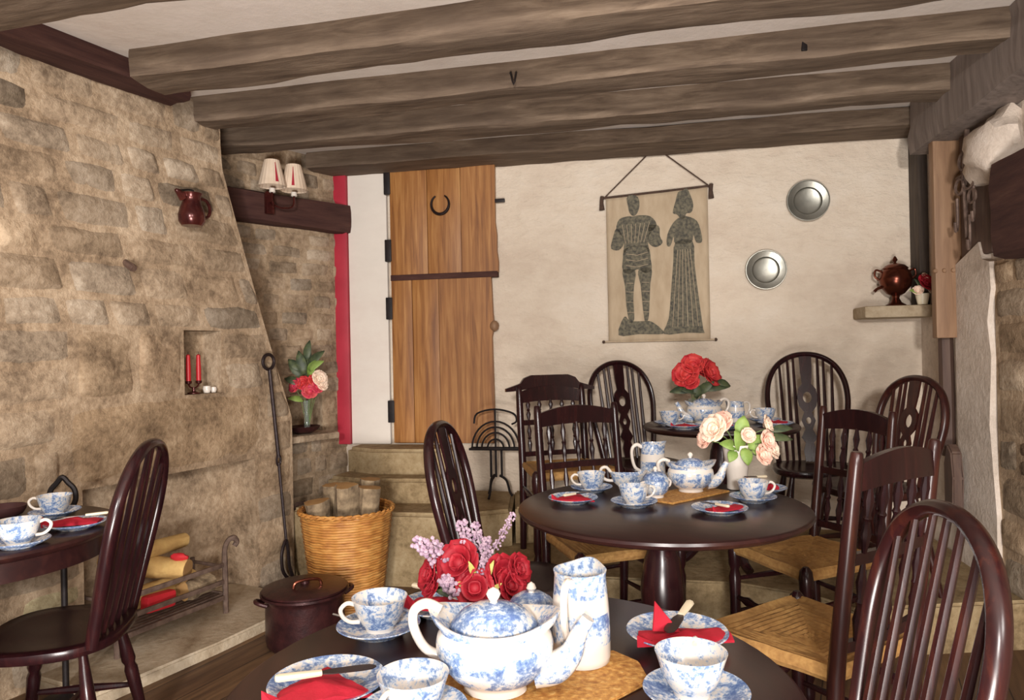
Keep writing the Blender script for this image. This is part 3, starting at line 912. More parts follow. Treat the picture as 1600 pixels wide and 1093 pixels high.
DZ = 0.20
windsor('hoop back windsor chair pulled up to the round table by the fireplace', (-1.405, 2.20, 0), (-0.98, -0.16), 'dark_wood', False, 6)
windsor('dark windsor chair seen edge on, between log basket and white vase table', (-0.01, 2.60, 0), (0.975, -0.22), 'dark_wood', True, 4)
rush_chair('spindle back rush chair pushed under the far side of the table with the white vase', (0.385, 3.03, 0), (0.36, -0.93), 'dark_wood', 1.02, 0.39, 0.45)
rush_chair('dark spindle chair with an eared crest rail, standing behind another against the white wall', (0.27, 3.72, DZ), (0.25, -0.97), 'dark_wood', 0.88, eared=True)
windsor('windsor hoop chair with pierced splat below the cloth hanging', (0.71, 3.95, DZ), (0.35, -0.94), 'dark_wood', True, 6, 0.99)
windsor('tall windsor hoop chair with pierced splat below the pewter plates', (1.55, 3.68, DZ), (-0.22, -0.97), 'dark_wood', True, 6, 1.02)
windsor('windsor chair leaning back close to the limewashed side wall', (1.56, 3.17, DZ), (-0.985, -0.17), 'oak_chair', True, 6, 0.91)
rush_chair('rush chair with arched crest rail at the side of the table with the white vase', (1.13, 2.78, 0), (-0.94, -0.34), 'dark_wood', 1.01, 0.35, 0.40, 0.38, post='oak_chair')
rush_chair('rush chair with big lit seat standing between two tables, in front of its twin', (0.82, 2.01, 0), (-0.55, 0.835), 'dark_wood', 1.01, 0.36, 0.42, 0.38, post='oak_chair')
windsor('large windsor hoop chair with many spindles in the bottom corner of the picture', (0.472, 1.25, 0), (-1, 0.09), 'mahogany', False, 7, 0.975)


# ------------------------------------------------------------------ tables
def round_table(label, loc, R, h, ped=0.055, foot=0.30, rot=0.3, apron=0):
    t = thing('round_table', label, 'table', loc, rot)
    bm = B(); lathe(bm, [(0.05, h - 0.028), (R * 0.96, h - 0.028), (R * 0.985, h - 0.022), (R, h - 0.012), (R * 0.995, h - 0.004), (R * 0.98, h), (0.05, h)], 72); obj('tabletop', bm, 'table_wood', t)
    if apron:
        bm = B(); lathe(bm, [(R * 0.90, h - 0.0285), (R * 0.94, h - 0.0285), (R * 0.94, h - apron), (R * 0.90, h - apron)], 64, cap=False); obj('apron', bm, 'table_wood', t)
    bm = B(); lathe(bm, [(ped * 1.9, h - 0.05), (ped * 1.9, h - 0.0285)], 24); obj('block', bm, 'table_wood', t)
    bm = B(); lathe(bm, [(ped * 0.9, 0.10), (ped * 1.15, 0.14), (ped * 1.15, 0.22), (ped * 0.8, 0.25), (ped * 0.95, 0.27), (ped * 0.75, 0.30), (ped * 1.1, 0.38), (ped * 1.2, 0.46), (ped * 0.95, 0.56), (ped * 0.7, 0.60), (ped * 0.9, 0.62), (ped * 0.8, h - 0.05)], 24); obj('pedestal', bm, 'dark_wood', t)
    for k in range(3):
        a = 2 * PI * k / 3 + 0.4; dx, dy = math.cos(a), math.sin(a); bm = B()
        tube(bm, [(dx * ped * 0.6, dy * ped * 0.6, 0.17), (dx * foot * 0.45, dy * foot * 0.45, 0.13), (dx * foot * 0.8, dy * foot * 0.8, 0.05), (dx * foot, dy * foot, 0.022)], [0.03, 0.028, 0.022, 0.02], 8, 4); obj('foot', bm, 'dark_wood', t)
    return t


TH = 0.74
FT, MT, KT, LT = (-0.01, 1.13), (0.49, 2.41), (1.01, 3.51), (-1.68, 2.22)
round_table('polished dark round table laid with the big teapot and straw mat', (*FT, 0), 0.445, TH, 0.055, 0.28, 0.1)
round_table('dark round pedestal table with the white vase, seen whole in the middle', (*MT, 0), 0.48, TH, 0.062, 0.30, 0.9)
round_table('small round table with the red roses near the white wall', (*KT, DZ), 0.37, 0.69, 0.05, 0.20, 0.5)
round_table('round table by the fireplace, cut off by the picture edge', (*LT, 0), 0.40, TH, 0.05, 0.26, 1.3, 0.085)


# ------------------------------------------------------------------ tableware
def cup(label, x, y, z, rot=0.0, s=1.0, group='blue and white teacups'):
    t = thing('teacup', label, 'cup', (x, y, z), rot, group); t.scale = (s, s, s)
    bm = B(); wall = [(0.024, 0.0), (0.027, 0.0), (0.028, 0.006), (0.036, 0.016), (0.044, 0.032), (0.049, 0.050), (0.053, 0.062), (0.0535, 0.0635), (0.0515, 0.0625), (0.047, 0.048), (0.040, 0.028), (0.028, 0.012), (0.002, 0.009)]
    lathe(bm, wall, 36, cap=False); obj('bowl', bm, 'china_cup', t)
    bm = B(); tube(bm, [(0.047, 0, 0.054), (0.062, 0, 0.058), (0.074, 0, 0.048), (0.070, 0, 0.033), (0.056, 0, 0.022), (0.039, 0, 0.020)], [0.0045, 0.0042, 0.0042, 0.004, 0.004, 0.0045], 8, 4); obj('handle', bm, 'white_glaze', t)
    return t


def dish(name, label, cat, x, y, z, R, group):
    bm = B(); lathe(bm, [(R * 0.5, 0.0), (R * 0.55, 0.0), (R * 0.58, 0.004), (R * 0.8, 0.010), (R * 0.97, 0.0175), (R, 0.0195), (R * 0.985, 0.021), (R * 0.8, 0.0145), (R * 0.6, 0.0085), (R * 0.3, 0.0065), (0.001, 0.0065)], 48, cap=False)
    o = obj(name, bm, 'china_plate', None, 60); o.location = (x, y, z)
    return tag(o, label, cat, group)


def napkin(label, x, y, z, rot, s=1.0, lift=0.02, shape=0):
    """folded red napkin: a triangle with a raised fold"""
    bm = B()
    if shape == 0: pts = [(-0.075, -0.03), (0.08, -0.035), (0.015, 0.075), (-0.04, 0.03)]
    elif shape == 1: pts = [(-0.08, -0.02), (0.075, -0.03), (0.085, 0.02), (-0.06, 0.035)]
    else: pts = [(-0.07, -0.045), (0.07, -0.045), (0.0, 0.07)]
    N = 9; c = V((sum(p[0] for p in pts) / len(pts), sum(p[1] for p in pts) / len(pts), 0))
    vs = {}
    rows = []
    for ring in range(4):
        s_ = 1 - ring / 3.2; row = []
        for k in range(len(pts)):
            for j in range(N):
                a = V((*pts[k], 0)).lerp(V((*pts[(k + 1) % len(pts)], 0)), j / N); p = c + (a - c) * s_
                zz = lift * (0.35 + 0.65 * (1 - s_)) + 0.006 * noise.noise(p * 40) + (lift * 1.4 if j == 0 and ring == 0 and k == 0 else 0)
                row.append(V((p.x * s, p.y * s, max(zz, 0.004))))
        rows.append(row)
    base = [V((p.x, p.y, 0.0)) for p in rows[0]]
    loft(bm, [base] + rows)
    o = obj('napkin', bm, 'red_cloth', None, 35); o.location = (x, y, z); o.rotation_euler = (0, 0, rot)
    return tag(o, label, 'napkin', 'red napkins on the tea plates')


def knife(label, a, b, s=1.0, hmat='ivory'):
    """a = handle end, b = blade tip"""
    a, b = V(a), V(b); t = thing('tea_knife', label, 'knife', a, 0, 'small tea knives')
    d = b - a; L = d.length; d.normalize(); x, y = frame(d)
    bm = B(); tube(bm, [V((0, 0, 0)), d * L * 0.04, d * L * 0.25, d * L * 0.45], [0.0035 * s, 0.0065 * s, 0.006 * s, 0.005 * s], 8, 2, False, 0.75); obj('handle', bm, hmat, t)
    bm = B(); sd = d.cross(V((0, 0, 1))).normalized(); up = sd.cross(d)
    rings = [[d * L * q + sd * wq * s + up * 0.0008, d * L * q - sd * wq * s + up * 0.0008, d * L * q - sd * wq * s - up * 0.0008, d * L * q + sd * wq * s - up * 0.0008] for q, wq in ((0.44, 0.004), (0.55, 0.0075), (0.85, 0.0085), (0.95, 0.007), (1.0, 0.002))]
    loft(bm, rings); obj('blade', bm, 'dark_steel', t)
    return t


def teapot(label, loc, rot, s=1.0):
    """low oval teapot: spout towards +X, handle towards -X, collar rising to the handle"""
    t = thing('teapot', label, 'teapot', loc, rot, 'blue and white teapots'); t.scale = (s, s, s)
    N = 48
    def wob(k, seg): return 1.0
    prof = [(0.048, 0.0), (0.050, 0.002), (0.048, 0.010), (0.050, 0.014), (0.066, 0.024), (0.084, 0.045), (0.092, 0.066), (0.093, 0.082), (0.090, 0.096), (0.084, 0.104)]
    rings = [[V((r * 1.08 * math.cos(2 * PI * k / N), r * 0.88 * math.sin(2 * PI * k / N), z)) for k in range(N)] for r, z in prof]
    # flared collar, higher towards handle and spout
    for r, z, lift in ((0.088, 0.110, 0.006), (0.094, 0.115, 0.016), (0.096, 0.118, 0.020), (0.093, 0.118, 0.020), (0.080, 0.108, 0.008), (0.070, 0.103, 0.0), (0.02, 0.101, 0.0)):
        rings.append([V((r * (1.06 + 0.12 * abs(math.cos(2 * PI * k / N)) ** 4 * (r > 0.085)) * math.cos(2 * PI * k / N), r * 0.86 * math.sin(2 * PI * k / N), z + lift * abs(math.cos(2 * PI * k / N)) ** 3)) for k in range(N)])
    bm = B(); loft(bm, rings); obj('body', bm, 'china_pot', t, 60)
    bm = B(); tube(bm, [(-0.092, 0, 0.132), (-0.118, 0, 0.142), (-0.140, 0, 0.128), (-0.140, 0, 0.098), (-0.122, 0, 0.066), (-0.094, 0, 0.052)], [0.009, 0.009, 0.0085, 0.0085, 0.0085, 0.009], 10, 5); obj('handle', bm, 'white_glaze', t)
    bm = B(); tube(bm, [(0.070, 0, 0.036), (0.104, 0, 0.042), (0.130, 0, 0.066), (0.143, 0, 0.098), (0.160, 0, 0.126)], [0.030, 0.027, 0.020, 0.014, 0.011], 14, 5); obj('spout', bm, 'china_pot', t)
    bm = B(); lathe(bm, [(0.070, 0.106), (0.072, 0.110), (0.066, 0.120), (0.052, 0.134), (0.034, 0.143), (0.014, 0.147), (0.001, 0.148)], 40, 1.05, 0.86, cap=False); lid = obj('lid', bm, 'china_lid', t, 60)
    bm = B(); lathe(bm, [(0.008, 0.145), (0.006, 0.150), (0.010, 0.156), (0.0125, 0.162), (0.009, 0.169), (0.001, 0.173)], 16); obj('knob', bm, 'white_glaze', lid)
    return t


def jug(label, loc, rot, s=1.0, hgt=1.0):
    t = thing('hot_water_jug', label, 'jug', loc, rot, 'blue and white jugs'); t.scale = (s, s, s * hgt)
    bm = B(); N = 40; rings = []
    for r, z in ((0.044, 0.0), (0.047, 0.002), (0.0485, 0.012), (0.0485, 0.05), (0.047, 0.09), (0.044, 0.125), (0.043, 0.142), (0.0445, 0.150), (0.0415, 0.150), (0.040, 0.14), (0.043, 0.09), (0.044, 0.012), (0.002, 0.008)):
        q = max(0, (z - 0.11) / 0.04)
        rings.append([V((r * math.cos(a) * (1 + 0.28 * q * max(0, math.cos(a)) ** 6), r * math.sin(a), z + 0.006 * q * max(0, math.cos(a)) ** 6)) for a in [2 * PI * k / N for k in range(N)]])
    loft(bm, rings, False); obj('body', bm, 'china_jug', t, 60)
    bm = B(); tube(bm, [(-0.042, 0, 0.136), (-0.062, 0, 0.146), (-0.080, 0, 0.132), (-0.081, 0, 0.098), (-0.070, 0, 0.062), (-0.046, 0, 0.046)], [0.007, 0.007, 0.006, 0.006, 0.006, 0.007], 8, 4); obj('handle', bm, 'white_glaze', t)
    return t


def sugar_bowl(label, loc, rot, s=1.0):
    t = thing('sugar_bowl', label, 'sugar bowl', loc, rot, 'lidded blue and white sugar bowls'); t.scale = (s, s, s)
    bm = B(); lathe(bm, [(0.026, 0), (0.028, 0.0), (0.028, 0.008), (0.042, 0.022), (0.047, 0.042), (0.046, 0.058), (0.041, 0.064), (0.002, 0.062)], 36); obj('bowl', bm, 'china_bowl', t)
    bm = B(); lathe(bm, [(0.043, 0.0645), (0.043, 0.068), (0.034, 0.080), (0.02, 0.088), (0.001, 0.090)], 36, cap=False); lid = obj('lid', bm, 'china_lid', t)
    bm = B(); lathe(bm, [(0.006, 0.088), (0.005, 0.092), (0.009, 0.097), (0.006, 0.104), (0.0005, 0.108)], 14); obj('knob', bm, 'white_glaze', lid)
    for sx in (-1, 1):
        bm = B(); tube(bm, [(sx * 0.044, 0, 0.030), (sx * 0.060, 0, 0.036), (sx * 0.062, 0, 0.052), (sx * 0.045, 0, 0.056)], 0.004, 8, 4); obj('handle', bm, 'white_glaze', t)
    return t


def cream_boat(label, loc, rot, s=1.0):
    t = thing('cream_boat', label, 'cream jug', loc, rot); t.scale = (s, s, s)
    bm = B(); N = 36; rings = []
    for r, z in ((0.026, 0), (0.028, 0.002), (0.030, 0.008), (0.044, 0.024), (0.052, 0.042), (0.055, 0.052), (0.052, 0.052), (0.042, 0.028), (0.002, 0.014)):
        rings.append([V((r * 1.25 * math.cos(a), r * 0.8 * math.sin(a), z + (0.016 * max(0, math.cos(a)) ** 3 + 0.010 * max(0, -math.cos(a)) ** 3) * (z > 0.035))) for a in [2 * PI * k / N for k in range(N)]])
    loft(bm, rings, False); obj('bowl', bm, 'china_bowl', t, 60)
    bm = B(); tube(bm, [(-0.062, 0, 0.058), (-0.080, 0, 0.078), (-0.098, 0, 0.072), (-0.098, 0, 0.048), (-0.078, 0, 0.032), (-0.050, 0, 0.030)], 0.0055, 8, 4); obj('handle', bm, 'white_glaze', t)
    return t


def mat_slab(label, pts, z, th=0.006):
    bm = B(); prism(bm, pts, (0, 0, 1), th, (0, 0, z), (1, 0, 0), (0, 1, 0)); bmesh.ops.bevel(bm, geom=bm.edges[:], offset=0.002, segments=2, affect='EDGES')
    return tag(obj('table_mat', bm, 'straw_mat'), label, 'mat', 'straw mats under the teapots')


SG, PG = 'blue and white saucers', 'blue and white tea plates'
sc = lambda lab, x, y, z: dish('saucer', lab, 'saucer', x, y, z, 0.078, SG)
pl = lambda lab, x, y, z, R=0.090: dish('plate', lab, 'plate', x, y, z, R, PG)
CZ = 0.0068   # inside height of a saucer well

# --- front table
mat_slab('straw mat under the big teapot and the tall jug', [(-0.166, 1.205), (-0.10, 1.235), (0.165, 1.235), (0.20, 1.19), (0.205, 1.12), (0.06, 0.99), (-0.12, 0.985), (-0.185, 1.06)], TH)
MZ = TH + 0.0062
teapot('big low oval teapot on the straw mat, white band below its flared collar', (-0.036, 1.10, MZ), D2R(-8), 0.90)
jug('tall blue and white jug standing on the straw mat beside the big teapot', (0.106, 1.200, MZ), D2R(66), 1.0, 1.0)
sugar_bowl('lidded sugar bowl half hidden behind the big teapot', (0.026, 1.285, TH), 0.2, 1.02)
sc('saucer with a spoon, under the cup near the black cauldron', -0.26, 1.345, TH)
cup('teacup near the black cauldron with its handle turned towards it', -0.258, 1.348, TH + CZ, D2R(200), 0.97)
bm = B(); tube(bm, [(-0.352, 1.372, TH + 0.028), (-0.33, 1.365, TH + 0.0245), (-0.315, 1.36, TH + 0.019)], 0.0022, 6, 2); blob(bm, (-0.309, 1.357, TH + 0.0165), (0.009, 0.006, 0.002), 2)
tag(obj('teaspoon', bm, 'steel'), 'teaspoon lying on the saucer near the black cauldron', 'spoon')
pl('tea plate in the bottom corner with a red napkin and white knife across it', -0.297, 1.115, TH)
napkin('red napkin folded under a white handled knife at the bottom picture edge', -0.305, 1.085, TH + 0.012, D2R(14), 1.02, 0.016, 0)
knife('white handled knife lying across the red napkin at the bottom picture edge', (-0.365, 1.075, TH + 0.040), (-0.225, 1.135, TH + 0.030), 1.25)
sc('saucer below the cup at the bottom edge, in front of the big teapot handle', -0.150, 1.020, TH)
cup('teacup at the bottom edge, in front of the big teapot handle', -0.150, 1.022, TH + CZ, D2R(240), 0.96)
sc('saucer below the cup in front of the plate with an upright red napkin', 0.262, 1.062, TH)
cup('teacup at the bottom edge beside the straw mat, in front of a napkin plate', 0.258, 1.072, TH + CZ, D2R(70), 1.0)
pl('tea plate beside the lit rush seat carrying a pointed red napkin', 0.285, 1.285, TH)
napkin('pointed red napkin on the plate beside the lit rush seat', 0.288, 1.262, TH + 0.012, D2R(8), 1.1, 0.012, 1)
bm = B(); prism(bm, [(-0.04, 0), (0.04, 0), (-0.035, 0.085)], (0, 1, 0), 0.008, (0, 0, 0), (1, 0, -0.05), (0.1, 0.35, 0.9)); bmesh.ops.bevel(bm, geom=bm.edges[:], offset=0.002, segments=1, affect='EDGES')
bmesh.ops.transform(bm, matrix=Matrix.Translation((0.262, 1.262, TH + 0.024)) @ Matrix.Scale(0.62, 4), verts=bm.verts); tag(obj('napkin', bm, 'red_cloth', None, 30), 'upright red napkin corner propped on the plate beside the lit rush seat', 'napkin', 'red napkins on the tea plates')
knife('short knife with white handle leaning on the plate beside the lit rush seat', (0.325, 1.345, TH + 0.047), (0.258, 1.235, TH + 0.034), 1.3)
pl('tea plate behind the ribbed posy pot with a red napkin', -0.158, 1.450, TH, 0.08)
napkin('red napkin behind the cup near the cauldron, beside the ribbed posy pot', -0.150, 1.435, TH + 0.013, D2R(-14), 0.95, 0.022, 1)
knife('pale handled knife on the red napkin beside the ribbed posy pot', (-0.212, 1.462, TH + 0.052), (-0.11, 1.41, TH + 0.047), 1.1)

# --- middle table
mat_slab('pale straw mat under the teapot beside the white vase', [(0.42, 2.51), (0.53, 2.41), (0.78, 2.60), (0.67, 2.71)], TH)
teapot('rounded teapot beside the white vase', (0.638, 2.60, MZ), D2R(-2), 0.82)
sugar_bowl('lidded sugar bowl in front of the teapot beside the white vase', (0.492, 2.508, TH + 0.0068), 0.4, 1.0)
cream_boat('cream boat with loop handle beside the sugar bowl', (0.430, 2.70, TH), D2R(-4), 1.05)
jug('tall blue and white jug behind the cream boat', (0.54, 2.80, TH), D2R(5), 1.0, 1.05)
sc('saucer below the cup at the rim of the table, before the spindle chair', 0.285, 2.665, TH)
cup('teacup at the rim of the table, before the spindle chair', 0.285, 2.665, TH + CZ, D2R(185), 1.0)
pl('tea plate with red napkin at the rim near the edge on windsor chair', 0.20, 2.475, TH, 0.086)
napkin('red napkin on the plate near the edge on windsor chair', 0.20, 2.47, TH + 0.011, D2R(-10), 0.95, 0.014, 0)
knife('pale handled knife on the napkin near the edge on windsor chair', (0.165, 2.43, TH + 0.034), (0.26, 2.50, TH + 0.032), 1.0)
sc('saucer below the cup standing before the sugar bowl', 0.398, 2.40, TH)
cup('teacup standing before the sugar bowl', 0.398, 2.40, TH + CZ, D2R(10), 0.98)
pl('tea plate with red napkin at the near rim below the white vase', 0.648, 2.275, TH, 0.088)
napkin('red napkin on the plate at the near rim below the white vase', 0.665, 2.27, TH + 0.011, D2R(30), 0.92, 0.014, 1)
knife('pale handled knife on the plate at the near rim below the white vase', (0.66, 2.215, TH + 0.033), (0.60, 2.32, TH + 0.028), 1.0)
sc('saucer below the cup in front of the white vase', 0.808, 2.435, TH)
cup('teacup in front of the white vase', 0.808, 2.435, TH + CZ, D2R(0), 1.0)
pl('tea plate half hidden behind the cup beside the white vase', 0.895, 2.585, TH, 0.082)
napkin('red napkin on the plate behind the cup beside the white vase', 0.88, 2.57, TH + 0.013, D2R(15), 0.8, 0.030, 1)
knife('white handled knife on top of the red napkin behind the cup', (0.905, 2.575, TH + 0.058), (0.82, 2.56, TH + 0.062), 1.2)

# --- back table
KZ = DZ + 0.69
teapot('small looking teapot in front of the red roses', (0.945, 3.55, KZ), PI, 0.86)
jug('blue and white jug standing beside the teapot of the rose table', (1.115, 3.60, KZ), D2R(190), 0.95, 0.72)
sc('saucer below the cup at the rim of the rose table, near the hoop chair', 0.765, 3.50, KZ)
cup('teacup at the rim of the rose table, near the hoop chair', 0.765, 3.50, KZ + CZ, D2R(10), 0.98)
pl('tea plate with red napkin at the rim of the rose table', 0.795, 3.335, KZ, 0.085)
napkin('red napkin on the plate at the rim of the rose table', 0.795, 3.33, KZ + 0.011, D2R(-5), 0.9, 0.014, 0)
pl('tea plate below the teapot of the rose table', 0.965, 3.31, KZ, 0.080)
napkin('small red napkin on the plate below the teapot of the rose table', 0.955, 3.31, KZ + 0.011, D2R(20), 0.75, 0.014, 1)
sc('saucer below the cup of the rose table next to the tall hoop chair', 1.245, 3.55, KZ)
cup('teacup of the rose table next to the tall hoop chair', 1.245, 3.55, KZ + CZ, D2R(185), 1.0)
pl('tea plate of the rose table next to the tall hoop chair', 1.235, 3.375, KZ, 0.082)
napkin('red napkin on the rose table plate next to the tall hoop chair', 1.245, 3.385, KZ + 0.011, D2R(35), 0.8, 0.016, 1)

# --- fireplace table
sc('saucer below the cup at the far rim of the fireplace table', -1.555, 2.425, TH)
cup('teacup at the far rim of the fireplace table', -1.56, 2.43, TH + CZ, D2R(200), 1.0)
sc('saucer below the patterned cup at the picture edge on the fireplace table', -1.405, 2.03, TH)
cup('large patterned teacup at the picture edge on the fireplace table', -1.41, 2.035, TH + CZ, D2R(20), 1.08)
pl('tea plate with red napkin and pale knife on the fireplace table', -1.375, 2.245, TH, 0.088)
napkin('red napkin on the plate of the fireplace table', -1.39, 2.25, TH + 0.011, D2R(20), 1.0, 0.022, 1)
knife('pale knife lying on the napkin of the fireplace table', (-1.275, 2.25, TH + 0.046), (-1.40, 2.19, TH + 0.044), 1.0)
bm = B(); lathe(bm, [(0.04, 0), (0.055, 0.005), (0.066, 0.022), (0.068, 0.034), (0.062, 0.034), (0.045, 0.010), (0.001, 0.008)], 28, cap=False); o = obj('wooden_bowl', bm, 'bread'); o.location = (-1.74, 2.44, TH); tag(o, 'dark red-brown bowl behind the patterned cup on the fireplace table', 'bowl')


# ------------------------------------------------------------------ flowers and vases
def bouquet(label, loc, z0, blooms, sprays=(), leaves=(), group=None):
    """blooms [(mat, dx,dy,dz, r)], sprays [(mat, base, tip, r)], leaves [(mat, base, dir, L, W)], offsets from loc"""
    t = thing('flower_bouquet', label, 'flowers', loc, 0, group)
    for i, (m, dx, dy, dz, r) in enumerate(blooms):
        up = V((dx * 1.2, dy * 1.2 - 0.06, 0.05))
        fl = obj('bloom', rose_bm((dx, dy, dz), r, up, i + int(abs(dx) * 1e4)), m, t, 60); solidify(fl, 0.0012)
        bm = B(); tube(bm, [(dx * 0.12, dy * 0.12, z0), (dx * 0.5, dy * 0.5, z0 + (dz - z0) * 0.6), (dx, dy, dz - r * 0.4)], 0.0022, 5, 3); obj('stem', bm, 'stem_green', t)
    for i, (m, b_, tip, r) in enumerate(sprays):
        obj('flower_spike', spray_bm(b_, tip, r, 70, i), m, t)
        bm = B(); tube(bm, [(b_[0] * 0.2, b_[1] * 0.2, z0), b_], 0.0018, 5); obj('stem', bm, 'stem_green', t)
    for m, b_, d, L, W in leaves:
        bm = B(); leaf_bm(bm, b_, d, (0.02, -0.85, 0.6), L, W, 0.3)
        o = obj('leaf', bm, m, t, 80); solidify(o, 0.0012)
    return t


# posy in its ribbed pot, front table
px, py = -0.078, 1.375
bm = B(); lathe(bm, [(0.020, 0), (0.024, 0.002), (0.030, 0.03), (0.033, 0.055), (0.034, 0.066), (0.031, 0.066), (0.028, 0.05), (0.002, 0.045)], 48, wob=lambda k, s: 1 + 0.05 * (k % 4 == 0), cap=False)
o = obj('posy_pot', bm, 'white_glaze'); o.location = (px, py, TH); tag(o, 'white ribbed pot holding the red and lilac posy', 'pot')
bouquet('posy of velvety red flowers with lilac spikes in the ribbed pot', (px, py, TH), 0.05,
        [('red_petal', -0.030, -0.01, 0.122, 0.034), ('red_petal', 0.050, -0.01, 0.094, 0.033), ('red_petal', 0.0, -0.035, 0.082, 0.028), ('red_petal', -0.088, 0.0, 0.098, 0.024), ('red_petal', 0.080, -0.01, 0.108, 0.024), ('red_petal', 0.066, -0.03, 0.084, 0.024), ('red_petal', -0.082, -0.01, 0.080, 0.020)],
        [('lilac_petal', (-0.05, 0.0, 0.11), (-0.118, 0.01, 0.165), 0.020), ('lilac_petal', (-0.03, 0.01, 0.11), (-0.098, 0.02, 0.16), 0.018), ('lilac_petal', (-0.01, 0.01, 0.13), (-0.028, 0.02, 0.195), 0.016), ('lilac_petal', (0.015, 0.01, 0.12), (-0.002, 0.02, 0.192), 0.013), ('lilac_petal', (0.02, 0.0, 0.11), (0.022, 0.01, 0.165), 0.014), ('lilac_petal', (0.03, 0.02, 0.13), (0.075, 0.04, 0.205), 0.010), ('lilac_petal', (-0.03, -0.03, 0.07), (-0.062, -0.04, 0.105), 0.018), ('lilac_petal', (0.01, -0.02, 0.10), (0.018, -0.03, 0.14), 0.010)],
        [('yellow_leaf', (0.0, -0.03, 0.10), (-0.2, -0.5, 0.9), 0.035, 0.006), ('yellow_leaf', (0.03, -0.03, 0.07), (0.3, -0.6, 0.6), 0.035, 0.006), ('yellow_leaf', (-0.01, -0.03, 0.08), (-0.5, -0.5, 0.5), 0.032, 0.006), ('dark_leaf', (-0.03, 0.0, 0.06), (-0.8, -0.2, 0.3), 0.05, 0.012), ('dark_leaf', (0.02, 0.0, 0.08), (0.2, -0.1, 0.9), 0.06, 0.012), ('yellow_leaf', (0.02, -0.02, 0.09), (0.3, -0.2, 0.9), 0.04, 0.006)])

# white vase, middle table
vx, vy = 0.825, 2.66
bm = B(); lathe(bm, [(0.032, 0), (0.037, 0.002), (0.036, 0.03), (0.041, 0.08), (0.048, 0.14), (0.052, 0.165), (0.049, 0.165), (0.042, 0.13), (0.002, 0.10)], 36, cap=False)
o = obj('white_vase', bm, 'white_glaze'); o.location = (vx, vy, TH); tag(o, 'tall flaring plain white vase of pink flowers', 'vase')
lv = [('green_leaf', (0.0, -0.041, 0.148), (-0.1, -0.328, 0.429), 0.082, 0.028), ('green_leaf', (0.03, -0.041, 0.156), (0.6, -0.246, 0.429), 0.082, 0.028), ('green_leaf', (-0.01, -0.041, 0.156), (-0.75, -0.246, 0.351), 0.066, 0.022),
      ('green_leaf', (0.0, -0.041, 0.203), (0.15, -0.164, 0.702), 0.070, 0.027), ('green_leaf', (0.04, -0.049, 0.148), (0.75, -0.3, -0.1), 0.070, 0.023), ('dark_leaf', (0.10, -0.016, 0.187), (0.9, -0.082, 0.078), 0.107, 0.017),
      ('dark_leaf', (0.12, -0.008, 0.211), (0.9, -0.082, 0.234), 0.090, 0.016), ('green_leaf', (0.01, -0.049, 0.156), (0.15, -0.5, -0.7), 0.061, 0.023), ('green_leaf', (-0.02, -0.041, 0.148), (-0.4, -0.5, -0.5), 0.049, 0.019), ('dark_leaf', (0.07, -0.041, 0.172), (0.8, -0.2, -0.5), 0.074, 0.017)]
bouquet('loose bunch of cream and pink blooms with fresh green leaves in the white vase', (vx, vy, TH), 0.14,
        [('cream_petal', -0.085, -0.02, 0.225, 0.042), ('pink_petal', -0.050, 0.0, 0.245, 0.034), ('pink_petal', -0.110, 0.0, 0.190, 0.032), ('cream_petal', 0.105, -0.02, 0.235, 0.030), ('pink_petal', 0.085, -0.075, 0.185, 0.030), ('pink_petal', 0.070, -0.075, 0.135, 0.030), ('cream_petal', 0.115, -0.05, 0.150, 0.028), ('pink_petal', 0.02, -0.07, 0.205, 0.022)], (), lv)

# roses in clear glass, back table
gx, gy = 0.935, 3.68
bm = B(); lathe(bm, [(0.028, 0), (0.030, 0.003), (0.024, 0.02), (0.026, 0.07), (0.036, 0.115), (0.0345, 0.115), (0.0245, 0.07), (0.022, 0.022), (0.002, 0.012)], 28, cap=False)
o = obj('glass_vase', bm, 'clear_glass'); o.location = (gx, gy, KZ); tag(o, 'slim clear glass vase of red roses', 'vase')
bouquet('bunch of full red roses in the glass vase near the white wall', (gx, gy, KZ), 0.03,
        [('rose_petal', -0.046, -0.015, 0.240, 0.056), ('rose_petal', -0.012, -0.01, 0.290, 0.046), ('rose_petal', 0.066, -0.02, 0.246, 0.058), ('rose_petal', -0.03, -0.04, 0.205, 0.034), ('rose_petal', 0.03, 0.01, 0.26, 0.04)], (),
        [('dark_leaf', (0.02, -0.02, 0.16), (0.9, -0.2, 0.25), 0.15, 0.028), ('dark_leaf', (-0.02, -0.02, 0.16), (-0.9, -0.2, 0.1), 0.11, 0.026), ('dark_leaf', (0.0, -0.02, 0.15), (-0.5, -0.4, 0.2), 0.09, 0.026), ('dark_leaf', (0.01, -0.02, 0.14), (0.4, -0.4, 0.5), 0.10, 0.026), ('dark_leaf', (0.10, -0.02, 0.20), (0.9, -0.1, -0.1), 0.08, 0.022), ('dark_leaf', (0.0, -0.03, 0.12), (0.0, -0.3, 0.9), 0.08, 0.02)])

# alcove arrangement in the set-back wall
struct('wall_slab', pbox(FW, -0.66, -0.22, 0.755, 0.798, -0.10, 0.20, None, 0.014), 'stone')['label'] = 'stone ledge of the alcove holding the dark shade dish and flowers'
nb = FW(-0.47, 0.76, 0.02)
bm = B(); lathe(bm, [(0.002, 0.0), (0.05, 0.004), (0.085, 0.022), (0.10, 0.045), (0.092, 0.045), (0.06, 0.02), (0.002, 0.016)], 28, cap=False)
o = obj('shade_dish', bm, 'pot_iron'); o.location = FW(-0.42, 0.80, 0.11); tag(o, 'dark shallow dish added for the shade on the alcove ledge under the flowers', 'bowl')  # added dark dish imitates the shadow at the bottom of the alcove
bm = B(); lathe(bm, [(0.022, 0), (0.024, 0.003), (0.018, 0.02), (0.017, 0.12), (0.024, 0.18), (0.022, 0.18), (0.014, 0.12), (0.002, 0.02)], 20, cap=False)
